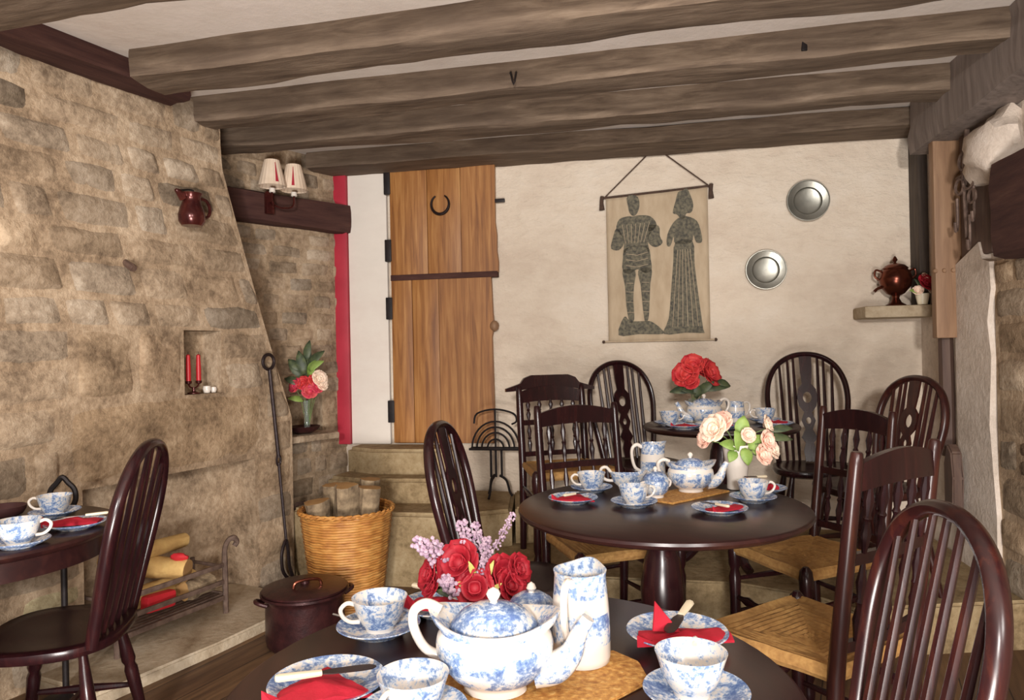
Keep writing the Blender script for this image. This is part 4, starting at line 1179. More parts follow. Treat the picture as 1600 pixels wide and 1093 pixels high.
o = obj('glass_vase', bm, 'clear_glass'); vl = FW(-0.40, 0.818, 0.12); o.location = vl; tag(o, 'slender glass vase in the alcove beside the chimney breast', 'vase')
bouquet('pink, white and red flowers with tall foliage in the alcove', vl, 0.03,
        [('magenta_petal', -0.055, -0.03, 0.27, 0.036), ('magenta_petal', 0.03, -0.04, 0.235, 0.038), ('rose_petal', -0.012, -0.03, 0.285, 0.034), ('rose_petal', 0.055, -0.03, 0.30, 0.03), ('cream_petal', 0.085, -0.03, 0.31, 0.04), ('cream_petal', 0.10, -0.03, 0.275, 0.03), ('magenta_petal', 0.075, -0.04, 0.26, 0.03)], (),
        [('dark_leaf', (0, 0, 0.32), (0.1, -0.2, 1), 0.17, 0.03), ('dark_leaf', (-0.03, 0, 0.32), (-0.5, -0.2, 0.9), 0.13, 0.032), ('green_leaf', (0.02, -0.02, 0.33), (0.4, -0.3, 0.8), 0.11, 0.03), ('dark_leaf', (-0.03, -0.02, 0.28), (-0.9, -0.2, 0.5), 0.1, 0.028), ('dark_leaf', (0.01, -0.02, 0.42), (0.1, -0.1, 1), 0.12, 0.024), ('green_leaf', (-0.01, -0.03, 0.18), (-0.4, -0.4, 0.2), 0.09, 0.022), ('dark_leaf', (0.02, -0.02, 0.38), (0.6, -0.1, 0.8), 0.13, 0.03), ('green_leaf', (0.03, -0.04, 0.36), (0.7, -0.2, 0.6), 0.10, 0.026), ('dark_leaf', (0.0, -0.04, 0.34), (-0.2, -0.2, 1), 0.14, 0.03), ('dark_leaf', (-0.03, -0.02, 0.36), (-0.5, -0.1, 0.6), 0.1, 0.026)])

# ------------------------------------------------------------------ fireplace and hearth things
# dog grate
gt = thing('fire_grate', 'low brown iron basket grate with scrolled ends in the fireplace', 'grate', HW(-0.11, 0.05, 0.05), math.atan2(0.8998, 0.4364))
g0, g1 = -0.27, 0.285
for sx, x in ((-1, g0), (1, g1)):
    bm = B(); tube(bm, [(x, -0.10, 0.0), (x, -0.10, 0.20), (x, -0.10, 0.30), (x + 0.01, -0.115, 0.345), (x + 0.03, -0.13, 0.352), (x + 0.045, -0.13, 0.33), (x + 0.035, -0.125, 0.312)], [0.013, 0.013, 0.012, 0.012, 0.014, 0.013, 0.012], 8, 4); obj('end_post', bm, 'grey_iron', gt)
    bm = B(); tube(bm, [(x, 0.12, 0.0), (x, 0.12, 0.24)], 0.011, 8); obj('back_post', bm, 'grey_iron', gt)
    for z in (0.09, 0.22):
        bm = B(); tube(bm, [(x, -0.10, z), (x, 0.12, z)], 0.008, 6); obj('side_bar', bm, 'grey_iron', gt)
for z in (0.075, 0.15, 0.23):
    bm = B(); box(bm, ((g0 + g1) / 2, -0.10, z), (g1 - g0, 0.012, 0.022), None, 0.003); obj('front_bar', bm, 'grey_iron', gt)
for k in range(7):
    y = -0.08 + 0.03 * k; bm = B(); box(bm, ((g0 + g1) / 2, y, 0.085), (g1 - g0, 0.010, 0.010)); obj('bottom_bar', bm, 'grey_iron', gt)


def log(label, p0, p1, r, bark='bark', seed=0, group=None):
    p0, p1 = V(p0), V(p1); c = (p0 + p1) / 2; d = p1 - p0; x, y = frame(d); N = 14; rings = []
    for i in range(7):
        q = i / 6; rings.append([p0 + d * q - c + (x * math.cos(2 * PI * k / N) + y * math.sin(2 * PI * k / N)) * r * (1 + (0.42 if bark == 'bark' else 0.2) * noise.noise(V((math.cos(2 * PI * k / N) * 1.4, math.sin(2 * PI * k / N) * 1.4, q * 2 + seed)))) for k in range(N)])
    t = thing('log', label, 'log', c, 0, group)
    bm = B(); loft(bm, rings, False); obj('bark', bm, bark, t)
    for k_, R in ((0, rings[0]), (1, rings[-1])):
        bm = B(); f = [bm.verts.new(q) for q in R]; m_ = bm.verts.new(sum(R, V((0, 0, 0))) / N + d.normalized() * (0.004 if k_ else -0.004))
        for i in range(N): bm.faces.new((f[i], f[(i + 1) % N], m_))
        obj('cut_end', bm, 'log_end', t)
    return t


G = lambda x, y, z: HW(-0.11 + x, 0.06 + z, 0.05 - y)
lg = 'logs lying in the fire grate'
log('pale split log lying along the back of the grate', G(-0.22, 0.07, 0.145), G(0.24, 0.06, 0.145), 0.048, 'birch', 1, lg)
log('thick brown log lying in front within the grate', G(0.10, -0.035, 0.137), G(0.26, -0.03, 0.137), 0.042, 'bark', 2, lg)
log('yellowish log pointing its cut end to the room on top of the grate', G(0.10, -0.07, 0.242), G(0.02, 0.10, 0.262), 0.050, 'birch', 3, lg)
log('yellow log leaning on the front bar of the grate, nearest the windsor chair', G(-0.20, -0.075, 0.265), G(-0.08, 0.10, 0.262), 0.046, 'birch', 4, lg)
log('thin log lying crosswise on top of the fire', G(-0.22, 0.06, 0.345), G(0.20, 0.07, 0.345), 0.034, 'birch', 5, lg)
bm = B(); box(bm, (0, 0, 0), (0.15, 0.05, 0.075), Matrix.Rotation(0.06, 3, 'Y'), 0.016); o = obj('ember_block', bm, 'ember'); o.location = G(-0.03, -0.040, 0.138); o.rotation_euler = (0, 0, math.atan2(0.8998, 0.4364)); tag(o, 'bright red block lying behind the lower bars of the grate', 'ember')
bm = B(); blob(bm, (0, 0, 0), (0.04, 0.022, 0.018), 2, 0.4, 14); o = obj('ember_block', bm, 'ember'); o.location = G(0.075, -0.045, 0.306); tag(o, 'small red piece on top of the cut log in the grate', 'ember')
# companion stand with ogee loop
ct = thing('fire_iron_stand', 'black iron stand with pointed loop handle behind the fireplace table', 'stand', (-1.68, 2.665, 0), 0.2)
bm = B(); lathe(bm, [(0.002, 0.0), (0.085, 0.0), (0.085, 0.012), (0.03, 0.025), (0.012, 0.04)], 24); obj('base', bm, 'black_iron', ct)
bm = B(); tube(bm, [(0, 0, 0.03), (0, 0, 0.70)], 0.011, 10); obj('shaft', bm, 'black_iron', ct)
bm = B(); tube(bm, [(0, 0, 0.69), (-0.022, 0, 0.705), (-0.043, 0, 0.745), (-0.04, 0, 0.785), (-0.02, 0, 0.81), (0, 0, 0.832), (0.02, 0, 0.81), (0.04, 0, 0.785), (0.043, 0, 0.745), (0.022, 0, 0.705)], 0.010, 8, 4, True); obj('loop_handle', bm, 'black_iron', ct)

# long iron with ring
lt = thing('ladle_iron', 'long wrought iron rod with ring top leaning on the chimney breast', 'fire iron', HW(0.64, 0.0, 0.0), 0)
R0 = HW(0.70, 0, 0)
q = lambda a, z, d: HW(a, z, d) - R0
bm = B(); tube(bm, [q(0.66, 1.20, 0.035), q(0.70, 0.72, 0.05), ], 0.010, 8); tube(bm, [q(0.70, 0.69, 0.05), q(0.715, 0.26, 0.08)], 0.008, 8); obj('shaft', bm, 'iron', lt)
bm = B(); cc = q(0.655, 1.238, 0.035); tube(bm, [cc + HW.u * 0.04 * math.cos(2 * PI * i / 20) + V((0, 0, 0.04 * math.sin(2 * PI * i / 20))) for i in range(20)], 0.009, 8, 0, True); obj('ring', bm, 'iron', lt)
bm = B(); cc = q(0.70, 0.705, 0.05); tube(bm, [cc + HW.u * 0.014 * math.cos(2 * PI * i / 16) + V((0, 0, 0.03 * math.sin(2 * PI * i / 16))) for i in range(16)], 0.006, 8, 0, True); obj('eye', bm, 'iron', lt)
bm = B(); tube(bm, [q(0.715, 0.27, 0.08), q(0.690, 0.25, 0.085), q(0.668, 0.20, 0.09), q(0.675, 0.12, 0.09), q(0.715, 0.06, 0.09), q(0.745, 0.012, 0.09), q(0.750, 0.06, 0.09), q(0.725, 0.13, 0.09), q(0.722, 0.21, 0.085)], 0.009, 8, 4, True); obj('loop', bm, 'iron', lt)

# cauldron with lid
pt = thing('cauldron', 'dark iron cauldron with flat lid on the floor in front of the hearth', 'pot', (-0.935, 3.17, 0), 0.5)
bm = B(); lathe(bm, [(0.002, 0.0), (0.15, 0.0), (0.165, 0.015), (0.17, 0.04), (0.168, 0.2), (0.172, 0.215), (0.19, 0.228), (0.19, 0.238), (0.165, 0.236), (0.155, 0.2), (0.14, 0.03), (0.002, 0.03)], 48, cap=False); obj('body', bm, 'pot_iron', pt)
bm = B(); lathe(bm, [(0.002, 0.236), (0.182, 0.2385), (0.183, 0.247), (0.15, 0.256), (0.05, 0.262), (0.02, 0.264), (0.02, 0.28), (0.002, 0.284)], 48, cap=False); lid = obj('lid', bm, 'pot_iron', pt)
bm = B(); tube(bm, [(-0.06, -0.05, 0.262), (-0.05, -0.05, 0.285), (0.0, -0.05, 0.292), (0.05, -0.05, 0.285), (0.06, -0.05, 0.262)], 0.007, 8, 4); obj('lid_handle', bm, 'copper', lid)
for sx in (-1, 1):
    bm = B(); tube(bm, [(sx * 0.168, -0.035, 0.20), (sx * 0.205, -0.02, 0.215), (sx * 0.205, 0.02, 0.215), (sx * 0.168, 0.035, 0.20)], 0.009, 8, 4); obj('ear', bm, 'pot_iron', pt)

# log basket
bt = thing('log_basket', 'tapered golden wicker log basket filled with logs', 'basket', (-0.855, 3.64, 0), 0); bt.scale = (1, 1, 1.07)
bm = B(); prof = []
zs = [i * 0.0125 for i in range(37)]
for i, z in enumerate(zs): prof.append((0.172 + 0.056 * z / 0.45 + (0.0035 if i % 2 else -0.001), z))
inner = [(r - 0.014, z) for r, z in prof[::-1] if z > 0.02]
def wkb(k, s): return 1 + 0.008 * (1 if (k // 2) % 2 else -1)
lathe(bm, [(0.002, 0.0)] + prof + inner + [(0.002, 0.02)], 72, wob=wkb, cap=False); obj('weave', bm, 'wicker', bt, 70)
bm = B(); Rr = 0.230
for ph in (0, PI):
    tube(bm, [(Rr * math.cos(2 * PI * i / 90) + 0.006 * math.cos(2 * PI * i / 90) * math.cos(18 * PI * i / 45 + ph), Rr * math.sin(2 * PI * i / 90) + 0.006 * math.sin(2 * PI * i / 90) * math.cos(18 * PI * i / 45 + ph), 0.455 + 0.006 * math.sin(18 * PI * i / 45 + ph)) for i in range(90)], 0.0085, 7, 0, True)
obj('rim', bm, 'wicker', bt)
K = lambda x, y, z: (-0.855 + x, 3.64 + y, z)
lg = 'logs stacked in the wicker basket'
log('grey log end sticking out of the basket on the hearth side', K(-0.07, -0.04, 0.06), K(-0.13, -0.09, 0.545), 0.060, 'bark', 6, lg)
log('knotty tall log standing in the middle of the basket', K(0.0, 0.0, 0.06), K(0.01, -0.07, 0.62), 0.054, 'bark', 7, lg)
log('dark rough log on the step side of the basket', K(0.08, -0.03, 0.06), K(0.13, -0.04, 0.60), 0.052, 'bark', 8, lg)
log('log leaning behind the grey log end in the basket', K(-0.05, 0.09, 0.06), K(-0.09, 0.06, 0.60), 0.048, 'bark', 9, lg)
log('bark covered log at the back of the basket beside the steps', K(0.07, 0.09, 0.06), K(0.11, 0.09, 0.62), 0.052, 'bark', 10, lg)

# ------------------------------------------------------------------ things on the fireplace wall
# pewter-dark jug on a hook
jp = HW(0.055, 1.88, 0.11)
jt = thing('copper_jug', 'small dark copper jug hanging high on the fireplace wall', 'jug', jp, math.atan2(0.8998, 0.4364))
bm = B(); lathe(bm, [(0.002, 0), (0.045, 0.0), (0.058, 0.02), (0.060, 0.05), (0.050, 0.085), (0.040, 0.11), (0.042, 0.135), (0.050, 0.15), (0.046, 0.15), (0.036, 0.12), (0.002, 0.11)], 28, cap=False); obj('body', bm, 'dark_copper', jt)
bm = B(); tube(bm, [(0.042, 0, 0.135), (0.085, 0, 0.13), (0.105, 0, 0.095), (0.095, 0, 0.06), (0.058, 0, 0.04)], 0.008, 8, 4); obj('handle', bm, 'dark_copper', jt)
bm = B(); tube(bm, [(-0.045, 0, 0.12), (-0.07, 0, 0.145), (-0.085, 0, 0.152)], [0.02, 0.014, 0.008], 8, 3); obj('spout', bm, 'dark_copper', jt)
bm = B(); tube(bm, [HW(0.065, 2.06, -0.02), HW(0.065, 2.055, 0.075), HW(0.065, 2.045, 0.11), HW(0.065, 2.035, 0.10)], 0.005, 6, 3); tag(obj('wall_hook', bm, 'black_iron'), 'iron hook in the stones above the copper jug', 'hook')
bm = B(); turned(bm, HW(-0.205, 1.70, -0.02), HW(-0.20, 1.66, 0.05), [(0, 0.014), (0.8, 0.018), (1, 0.014)], 8); tag(obj('wall_peg', bm, 'brown_strut'), 'old brown wooden peg sticking out of the fireplace wall stones', 'peg')

# candles in the niche
ch = thing('candle_holder', 'small two armed metal candle holder in the wall niche', 'candle holder', HW(0.18, 1.092, -0.045), math.atan2(0.8998, 0.4364))
bm = B(); lathe(bm, [(0.002, 0), (0.03, 0), (0.03, 0.005), (0.008, 0.012), (0.006, 0.03)], 20); tube(bm, [(-0.030, 0, 0.05), (-0.022, 0, 0.034), (0, 0, 0.028), (0.022, 0, 0.034), (0.030, 0, 0.05)], 0.004, 8, 3)
for sx in (-1, 1): lathe(bm, [(0.006, 0.046), (0.014, 0.05), (0.016, 0.062), (0.010, 0.0625)], 14, c=(sx * 0.030, 0, 0))
obj('stand', bm, 'dark_copper', ch)
for sx, nm in ((-1, 'red candle on the hearth chair side of the niche holder'), (1, 'red candle on the doorway side of the niche holder')):
    p = ch.matrix_basis @ V((sx * 0.030, 0, 0.063)) if False else V(ch.location) + HW.u * (sx * 0.030) + V((0, 0, 0.063))
    tc = thing('red_candle', nm, 'candle', p, 0, 'red candles in the wall niche')
    bm = B(); lathe(bm, [(0.002, 0), (0.0115, 0.0), (0.0115, 0.06), (0.009, 0.125), (0.002, 0.13)], 14); obj('wax', bm, 'red_candle', tc)
    bm = B(); tube(bm, [(0, 0, 0.128), (0.001, 0, 0.142)], 0.0015, 5); obj('wick', bm, 'black_iron', tc)
for k, (a, s) in enumerate(((0.245, 1.0), (0.285, 0.8))):
    bm = B(); lathe(bm, [(0.002, 0), (0.014, 0), (0.020, 0.02), (0.017, 0.034), (0.014, 0.034), (0.002, 0.012)], 18, cap=False); o = obj('white_pot', bm, 'white_glaze'); o.location = HW(a, 1.092, -0.03); o.scale = (s, s, s); tag(o, ('small white pot beside the two red candles', 'smaller white pot at the end of the wall niche')[k], 'pot')

# twin shaded candle lamp on the dark timber
sl = FW(-0.58, 0, 0)
lt = thing('candle_lamp', 'twin wall candle lamp with two cream shades on the dark timber', 'wall lamp', FW(-0.52, 2.16, 0.11), math.atan2(0.7809, 0.6247))
bm = B(); box(bm, (-0.10, 0.005, 0.0), (0.05, 0.03, 0.13), None, 0.006); obj('backplate', bm, 'dark_copper', lt)
bm = B(); tube(bm, [(-0.10, -0.01, 0.0), (-0.06, -0.05, -0.03), (0.02, -0.05, -0.01), (0.03, -0.05, 0.05)], 0.006, 8, 4); tube(bm, [(-0.10, -0.01, 0.0), (-0.11, -0.05, -0.02), (-0.12, -0.05, 0.02), (-0.115, -0.05, 0.07)], 0.006, 8, 4); obj('arm', bm, 'dark_copper', lt)
for k, x in enumerate((-0.115, 0.03)):
    bm = B(); lathe(bm, [(0.014, 0.05), (0.018, 0.052), (0.016, 0.075), (0.002, 0.075)], 14, c=(x, -0.05, 0), cap=False); obj('candle_cup', bm, 'white_glaze', lt)
    bm = B(); N = 40; lathe(bm, [(0.078, 0.085), (0.042, 0.235), (0.040, 0.235), (0.076, 0.085)], N, c=(x, -0.05, 0), wob=lambda k, s: 1 + 0.02 * (1 if k % 2 else -1), cap=False); sh = obj('lamp_shade', bm, 'shade_cream', lt, 20)
    bm = B(); rings = []
    # red tapering band on the shade, on the side that faces the room
    a0 = -0.75 + 0.5
    for i in range(8):
        q = i / 7; z = 0.10 + 0.115 * q; r = 0.078 - (z - 0.085) * 0.24 + 0.0035; hw_ = 0.11 * (1 - 0.75 * q)
        aa = -2.13 + (0.35 if k == 0 else -0.1)
        rings.append([V((x + (r + dd) * math.cos(aa + s_ * hw_), -0.05 + (r + dd) * math.sin(aa + s_ * hw_), z)) for s_, dd in ((-1, 0), (1, 0), (1, -0.003), (-1, -0.003))])
    loft(bm, rings); obj('red_stripe', bm, 'red_paint', sh)

# ------------------------------------------------------------------ things on the white wall
# cloth hanging with two rubbed figures
def wall_xy(x0, x1): pass
ha0, ha1, hz0, hz1 = 0.605, 1.205, 1.315, 2.225
hang = thing('cloth_hanging', 'cream cloth wall hanging with dark rubbed figures of an armoured man and a gowned lady', 'wall hanging', BW(ha0, hz0, 0.02), math.atan2(-0.1867, 0.9824))
W_, H_ = ha1 - ha0, hz1 - hz0
bm = B(); nx, nz = 24, 30
g = [[bm.verts.new((W_ * i / nx, -0.004 - 0.004 * math.sin(i * 0.9) * (j / nz) ** 0 * 0.5 - 0.002 * math.sin(j * 0.5 + i), H_ * j / nz + 0.012 * math.sin(PI * i / nx) * (1 if j == 0 else 0) * 0)) for i in range(nx + 1)] for j in range(nz + 1)]
for j in range(nz):
    for i in range(nx): bm.faces.new((g[j][i], g[j][i + 1], g[j + 1][i + 1], g[j + 1][i]))
o = obj('cloth', bm, 'hessian', hang); solidify(o, 0.004)
bm = B(); tube(bm, [(-0.03, -0.006, H_), (W_ + 0.03, -0.006, H_)], 0.007, 8); obj('top_rod', bm, 'cord', hang)
bm = B(); tube(bm, [(-0.03, -0.006, 0), (W_ + 0.03, -0.006, 0)], 0.005, 8); obj('bottom_rod', bm, 'hessian', hang)
for x in (-0.022, W_ + 0.022):
    bm = B(); tube(bm, [(x, -0.008, H_ + 0.01), (x - 0.004, -0.012, H_ - 0.03), (x - 0.002, -0.012, H_ - 0.075)], [0.012, 0.012, 0.017], 8, 3); obj('tassel', bm, 'cord', hang)
for x in (-0.03, W_ + 0.03):
    bm = B(); blob(bm, (x, -0.006, 0), (0.010, 0.010, 0.010), 2); obj('rod_knob', bm, 'cord', hang)
bm = B(); tube(bm, [(-0.01, -0.006, H_), (W_ * 0.44, -0.004, H_ + 0.24), (W_ * 0.5, -0.004, H_ + 0.26), (W_ * 0.56, -0.004, H_ + 0.24), (W_ + 0.01, -0.006, H_)], 0.004, 6); obj('cord', bm, 'cord', hang)
# figures: outlines in cloth fractions measured off the cloth (0-1 across, 0-1 down)
fig = lambda pts: [(a * W_, (1 - b) * H_) for a, b in pts]


def figure(name, polys):
    bm = B()
    for pts in polys:
        pts = [V((a * W_, -0.0125, (1 - b) * H_)) for a, b in pts]
        pts = smooth_path(pts, 3, True)
        prism(bm, [(p.x, p.z) for p in pts], (0, -1, 0), 0.0025, (0, -0.0105, 0))
    return obj(name, bm, 'rubbing', hang)


armour = [
    [(0.21, 0.02), (0.25, 0.0), (0.32, 0.02), (0.335, 0.08), (0.31, 0.13), (0.27, 0.145), (0.235, 0.12), (0.22, 0.07)],
    [(0.13, 0.16), (0.22, 0.145), (0.27, 0.15), (0.33, 0.145), (0.44, 0.16), (0.50, 0.22), (0.44, 0.27), (0.41, 0.32), (0.42, 0.40), (0.36, 0.36), (0.22, 0.36), (0.17, 0.40), (0.17, 0.30), (0.10, 0.23)],
    [(0.10, 0.22), (0.16, 0.27), (0.17, 0.33), (0.12, 0.37), (0.045, 0.355), (0.06, 0.29)],
    [(0.42, 0.22), (0.52, 0.23), (0.53, 0.30), (0.555, 0.345), (0.48, 0.37), (0.41, 0.33), (0.42, 0.27)],
    [(0.19, 0.36), (0.40, 0.36), (0.435, 0.45), (0.44, 0.52), (0.38, 0.54), (0.30, 0.51), (0.22, 0.54), (0.155, 0.51), (0.16, 0.43)],
    [(0.155, 0.51), (0.28, 0.52), (0.265, 0.62), (0.255, 0.72), (0.26, 0.85), (0.215, 0.87), (0.185, 0.76), (0.175, 0.62)],
    [(0.31, 0.52), (0.44, 0.51), (0.425, 0.62), (0.415, 0.74), (0.40, 0.85), (0.365, 0.87), (0.345, 0.75), (0.33, 0.62)],
    [(0.10, 0.955), (0.16, 0.83), (0.22, 0.86), (0.34, 0.865), (0.43, 0.87), (0.53, 0.925), (0.535, 0.955), (0.30, 0.952)],
]
lady = [
    [(0.69, 0.075), (0.715, 0.02), (0.76, 0.01), (0.80, 0.0), (0.83, 0.04), (0.86, 0.11), (0.84, 0.16), (0.79, 0.165), (0.77, 0.20), (0.73, 0.19), (0.70, 0.165), (0.66, 0.15)],
    [(0.66, 0.22), (0.73, 0.185), (0.80, 0.185), (0.89, 0.22), (0.93, 0.30), (0.935, 0.36), (0.88, 0.36), (0.855, 0.31), (0.83, 0.36), (0.68, 0.36), (0.665, 0.31), (0.63, 0.37), (0.595, 0.36), (0.605, 0.29)],
    [(0.68, 0.35), (0.845, 0.35), (0.86, 0.50), (0.89, 0.70), (0.93, 0.93), (0.94, 0.955), (0.76, 0.95), (0.55, 0.955), (0.60, 0.85), (0.63, 0.65), (0.655, 0.48)],
]
figure('rubbed_figure', armour); figure('rubbed_figure', lady)
# lighter fold lines in the gown and armour
bm = B()
for k in range(6):
    x0 = 0.70 + 0.024 * k; x1 = 0.635 + 0.05 * k
    tube(bm, [(x0 * W_, -0.0133, (1 - 0.40) * H_), (x1 * W_, -0.0133, (1 - 0.91) * H_)], 0.0016, 5)
for z in (0.60, 0.66, 0.73, 0.80):
    for c in (0.225, 0.38): tube(bm, [((c - 0.035) * W_, -0.0133, (1 - z) * H_), ((c + 0.035) * W_, -0.0133, (1 - z - 0.005) * H_)], 0.0016, 5)
for z in (0.40, 0.44, 0.48): tube(bm, [(0.19 * W_, -0.0133, (1 - z) * H_), (0.30 * W_, -0.0133, (1 - z - 0.015) * H_), (0.41 * W_, -0.0133, (1 - z) * H_)], 0.0016, 5)
for a in range(7):
    tube(bm, [((0.16 + 0.045 * a) * W_, -0.0133, (1 - 0.20) * H_), ((0.19 + 0.03 * a) * W_, -0.0133, (1 - 0.33) * H_)], 0.0015, 5)
obj('figure_lines', bm, 'hessian', hang)
for ch_ in hang.children:      # the cloth hangs a little askew
    for v_ in ch_.data.vertices: v_.co.z -= 0.034 * (1 - v_.co.x / W_) * min(1.0, v_.co.z / H_)


def wall_plate(label, a, z, R):
    t = thing('pewter_plate', label, 'plate', BW(a, z, 0.006), 0, 'pewter plates on the white wall')
    bm = B(); lathe(bm, [(0.002, 0.004), (R * 0.55, 0.004), (R * 0.60, 0.007), (R * 0.66, 0.020), (R * 0.97, 0.026), (R, 0.030), (R * 0.985, 0.033), (R * 0.94, 0.031), (R * 0.67, 0.025), (R * 0.62, 0.012), (R * 0.55, 0.009), (0.002, 0.009)], 56, cap=False)
    o = obj('dish', bm, 'pewter', t); o.matrix_basis = Matrix((BW.u, V((0, 0, 1)).cross(BW.n) * 0 + V((0, 0, 1)), BW.n)).transposed().to_4x4()
    bm = B(); tube(bm, [(R * 0.98 * math.cos(2 * PI * i / 40), R * 0.98 * math.sin(2 * PI * i / 40), 0.032) for i in range(40)], 0.004, 6, 0, True)
    o = obj('rim', bm, 'pewter', t); o.matrix_basis = Matrix((BW.u, V((0, 0, 1)), BW.n)).transposed().to_4x4()
    return t


wall_plate('pewter plate hung higher on the white wall, closest to the corner post', 1.765, 2.105, 0.118)
wall_plate('pewter plate hung lower on the white wall, closest to the cloth hanging', 1.525, 1.715, 0.115)

# stone shelf with copper kettle and little flower pot
bm = B(); pbox(BW, 2.0, 2.36, 1.41, 1.475, 0.0, 0.24, bm, 0.012); tag(obj('stone_shelf', bm, 'pale_stone'), 'small stone shelf on the white wall under the copper urn', 'shelf')
me = bpy.data.objects['stone_shelf'].data; at = me.color_attributes.new('tint', 'FLOAT_COLOR', 'CORNER')
for d_ in at.data: d_.color = (0.86, 0.84, 0.8, 1)
kt = thing('copper_urn', 'dark copper tea urn with knobbed lid on the stone shelf', 'urn', BW(2.20, 1.476, 0.10), math.atan2(-0.1867, 0.9824))
bm = B(); lathe(bm, [(0.002, 0), (0.05, 0.0), (0.052, 0.008), (0.03, 0.022), (0.018, 0.045), (0.022, 0.06)], 28); obj('foot', bm, 'copper', kt)
bm = B(); lathe(bm, [(0.015, 0.055), (0.045, 0.07), (0.078, 0.11), (0.086, 0.15), (0.076, 0.19), (0.062, 0.205), (0.066, 0.212), (0.05, 0.228), (0.02, 0.24), (0.002, 0.242)], 36, cap=False); obj('body', bm, 'copper', kt)
bm = B(); lathe(bm, [(0.008, 0.238), (0.006, 0.246), (0.014, 0.258), (0.008, 0.272), (0.002, 0.28)], 14); obj('lid_knob', bm, 'copper', kt)
bm = B(); tube(bm, [(-0.07, 0, 0.11), (-0.095, 0, 0.10), (-0.11, 0, 0.085)], [0.010, 0.008, 0.009], 8, 3); obj('tap', bm, 'copper', kt)
for sx in (-1, 1):
    bm = B(); tube(bm, [(sx * 0.07, 0, 0.195), (sx * 0.10, 0, 0.205), (sx * 0.105, 0, 0.17), (sx * 0.084, 0, 0.15)], 0.006, 8, 4); obj('handle', bm, 'copper', kt)
fp_ = BW(2.305, 1.476, 0.19)
bm = B(); lathe(bm, [(0.002, 0), (0.024, 0), (0.034, 0.05), (0.036, 0.06), (0.031, 0.06), (0.002, 0.045)], 24, cap=False); o = obj('flower_pot', bm, 'ivory'); o.location = fp_; tag(o, 'small cream pot of flowers beside the copper urn', 'pot')
bouquet('little bunch of red and cream flowers on the stone shelf', fp_, 0.045,
        [('red_petal', 0.012, -0.02, 0.115, 0.040), ('cream_petal', -0.035, -0.02, 0.075, 0.022), ('cream_petal', 0.035, -0.02, 0.07, 0.022), ('cream_petal', 0.02, 0.0, 0.15, 0.02)], (),
        [('green_leaf', (-0.02, -0.01, 0.06), (-0.8, -0.3, 0.4), 0.06, 0.016), ('dark_leaf', (0.03, 0, 0.06), (0.9, -0.2, 0.3), 0.06, 0.016), ('dark_leaf', (0, 0, 0.08), (-0.4, 0, 1), 0.07, 0.014)])

# wire plate stand by the door
wt = thing('wire_stand', 'dark wire trivet stand with arched fan back, beside the plank door', 'stand', (-0.145 + 0.02, 4.17, 0.40), -0.19)
wt.location = (-0.115, 4.26, 0.40)
S_ = 0.155
bm = B(); tube(bm, [(-S_, 0, 0.29), (S_, 0, 0.29), (S_, 0.06, 0.29), (-S_, 0.06, 0.29)], 0.008, 6, 0, True); obj('tray_frame', bm, 'black_iron', wt)
for r in (0.145, 0.115, 0.085, 0.05):
    bm = B(); tube(bm, [(r * math.cos(PI * i / 16), 0.03, 0.29 + r * 1.12 * math.sin(PI * i / 16)) for i in range(17)], 0.0062, 6); obj('arch', bm, 'black_iron', wt)
bm = B(); tube(bm, [(-0.13, 0.03, 0.44), (-0.11, 0.03, 0.50), (0, 0.03, 0.525), (0.11, 0.03, 0.50), (0.13, 0.03, 0.455), (0.10, 0.03, 0.435)], 0.0062, 6, 4); obj('top_hoop', bm, 'black_iron', wt)
bm = B(); tube(bm, [(0, 0.03, 0.29), (0, 0.03, 0.52)], 0.006, 6); obj('upright', bm, 'black_iron', wt)
for x in (-0.03, 0.0, 0.035):
    bm = B(); tube(bm, [(x, 0.03, 0.29), (x, 0.03, 0.12)], 0.0075, 6); obj('post', bm, 'black_iron', wt)
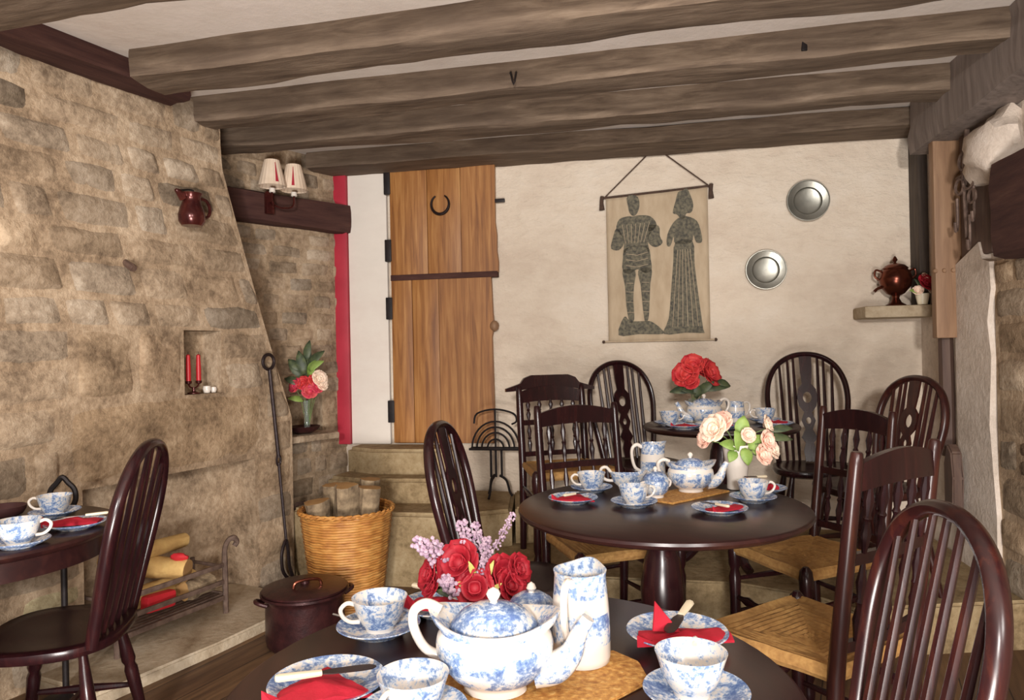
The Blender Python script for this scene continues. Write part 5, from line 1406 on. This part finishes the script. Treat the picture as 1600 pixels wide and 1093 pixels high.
for a in (0.2, 2.3, 4.4):
    dx, dy = math.cos(a), math.sin(a); bm = B(); tube(bm, [(dx * 0.02, 0.03 + dy * 0.02, 0.13), (dx * 0.06, 0.03 + dy * 0.06, 0.10), (dx * 0.08, 0.03 + dy * 0.08, 0.03), (dx * 0.095, 0.03 + dy * 0.095, 0.007)], 0.008, 6, 4); obj('leg', bm, 'black_iron', wt)

# hanging ironwork on the side wall
ir = thing('iron_hanger', 'cluster of iron hooks and rings hanging on the dark boarding', 'ironwork', RW(0.76, 1.75, 0.035), 0)
o0 = RW(0.76, 1.75, 0.035); q = lambda a, z, d=0.02: RW(0.76 + a, 1.75 + z, 0.035 + d) - o0
bm = B(); tube(bm, [q(0.02, 0.5), q(-0.02, 0.30), q(0.0, 0.0)], 0.011, 7, 4); obj('bar', bm, 'grey_iron', ir)
for a, z, r in ((0.0, 0.36, 0.04), (0.05, 0.27, 0.05), (-0.05, 0.25, 0.035), (0.08, 0.18, 0.03)):
    bm = B(); c = q(a, z, 0.03); tube(bm, [c + RW.u * (r * 1.3 * math.cos(2 * PI * i / 16)) + V((0, 0, r * math.sin(2 * PI * i / 16))) for i in range(16)], 0.007, 6, 0, True); obj('ring', bm, 'grey_iron', ir)
for a, z in ((-0.08, 0.2), (0.10, 0.22), (0.05, 0.10)):
    bm = B(); tube(bm, [q(a, z, 0.03), q(a, z - 0.12, 0.03), q(a + 0.03, z - 0.16, 0.05), q(a + 0.05, z - 0.12, 0.06)], 0.007, 6, 3); obj('hook', bm, 'grey_iron', ir)
bm = B(); tube(bm, [q(-0.10, 0.30), q(0.12, 0.30)], 0.008, 6); obj('cross_bar', bm, 'grey_iron', ir)
# staples and nails in the beams
for (x, y, z) in ((0.03, 3.11, 2.44),):
    bm = B(); tube(bm, [(x - 0.012, y + 0.04, z + 0.03), (x - 0.012, y - 0.02, z + 0.03), (x, y - 0.04, z - 0.03), (x + 0.012, y - 0.02, z + 0.03), (x + 0.012, y + 0.04, z + 0.03)], 0.004, 6, 3); tag(obj('beam_staple', bm, 'black_iron'), 'iron staple in the face of a ceiling beam', 'staple')
bm = B(); box(bm, (1.19, 2.855, 2.47), (0.022, 0.012, 0.06), None, 0.003); tag(obj('beam_peg', bm, 'black_iron'), 'dark upright peg in the face of a ceiling beam near the side wall', 'peg')
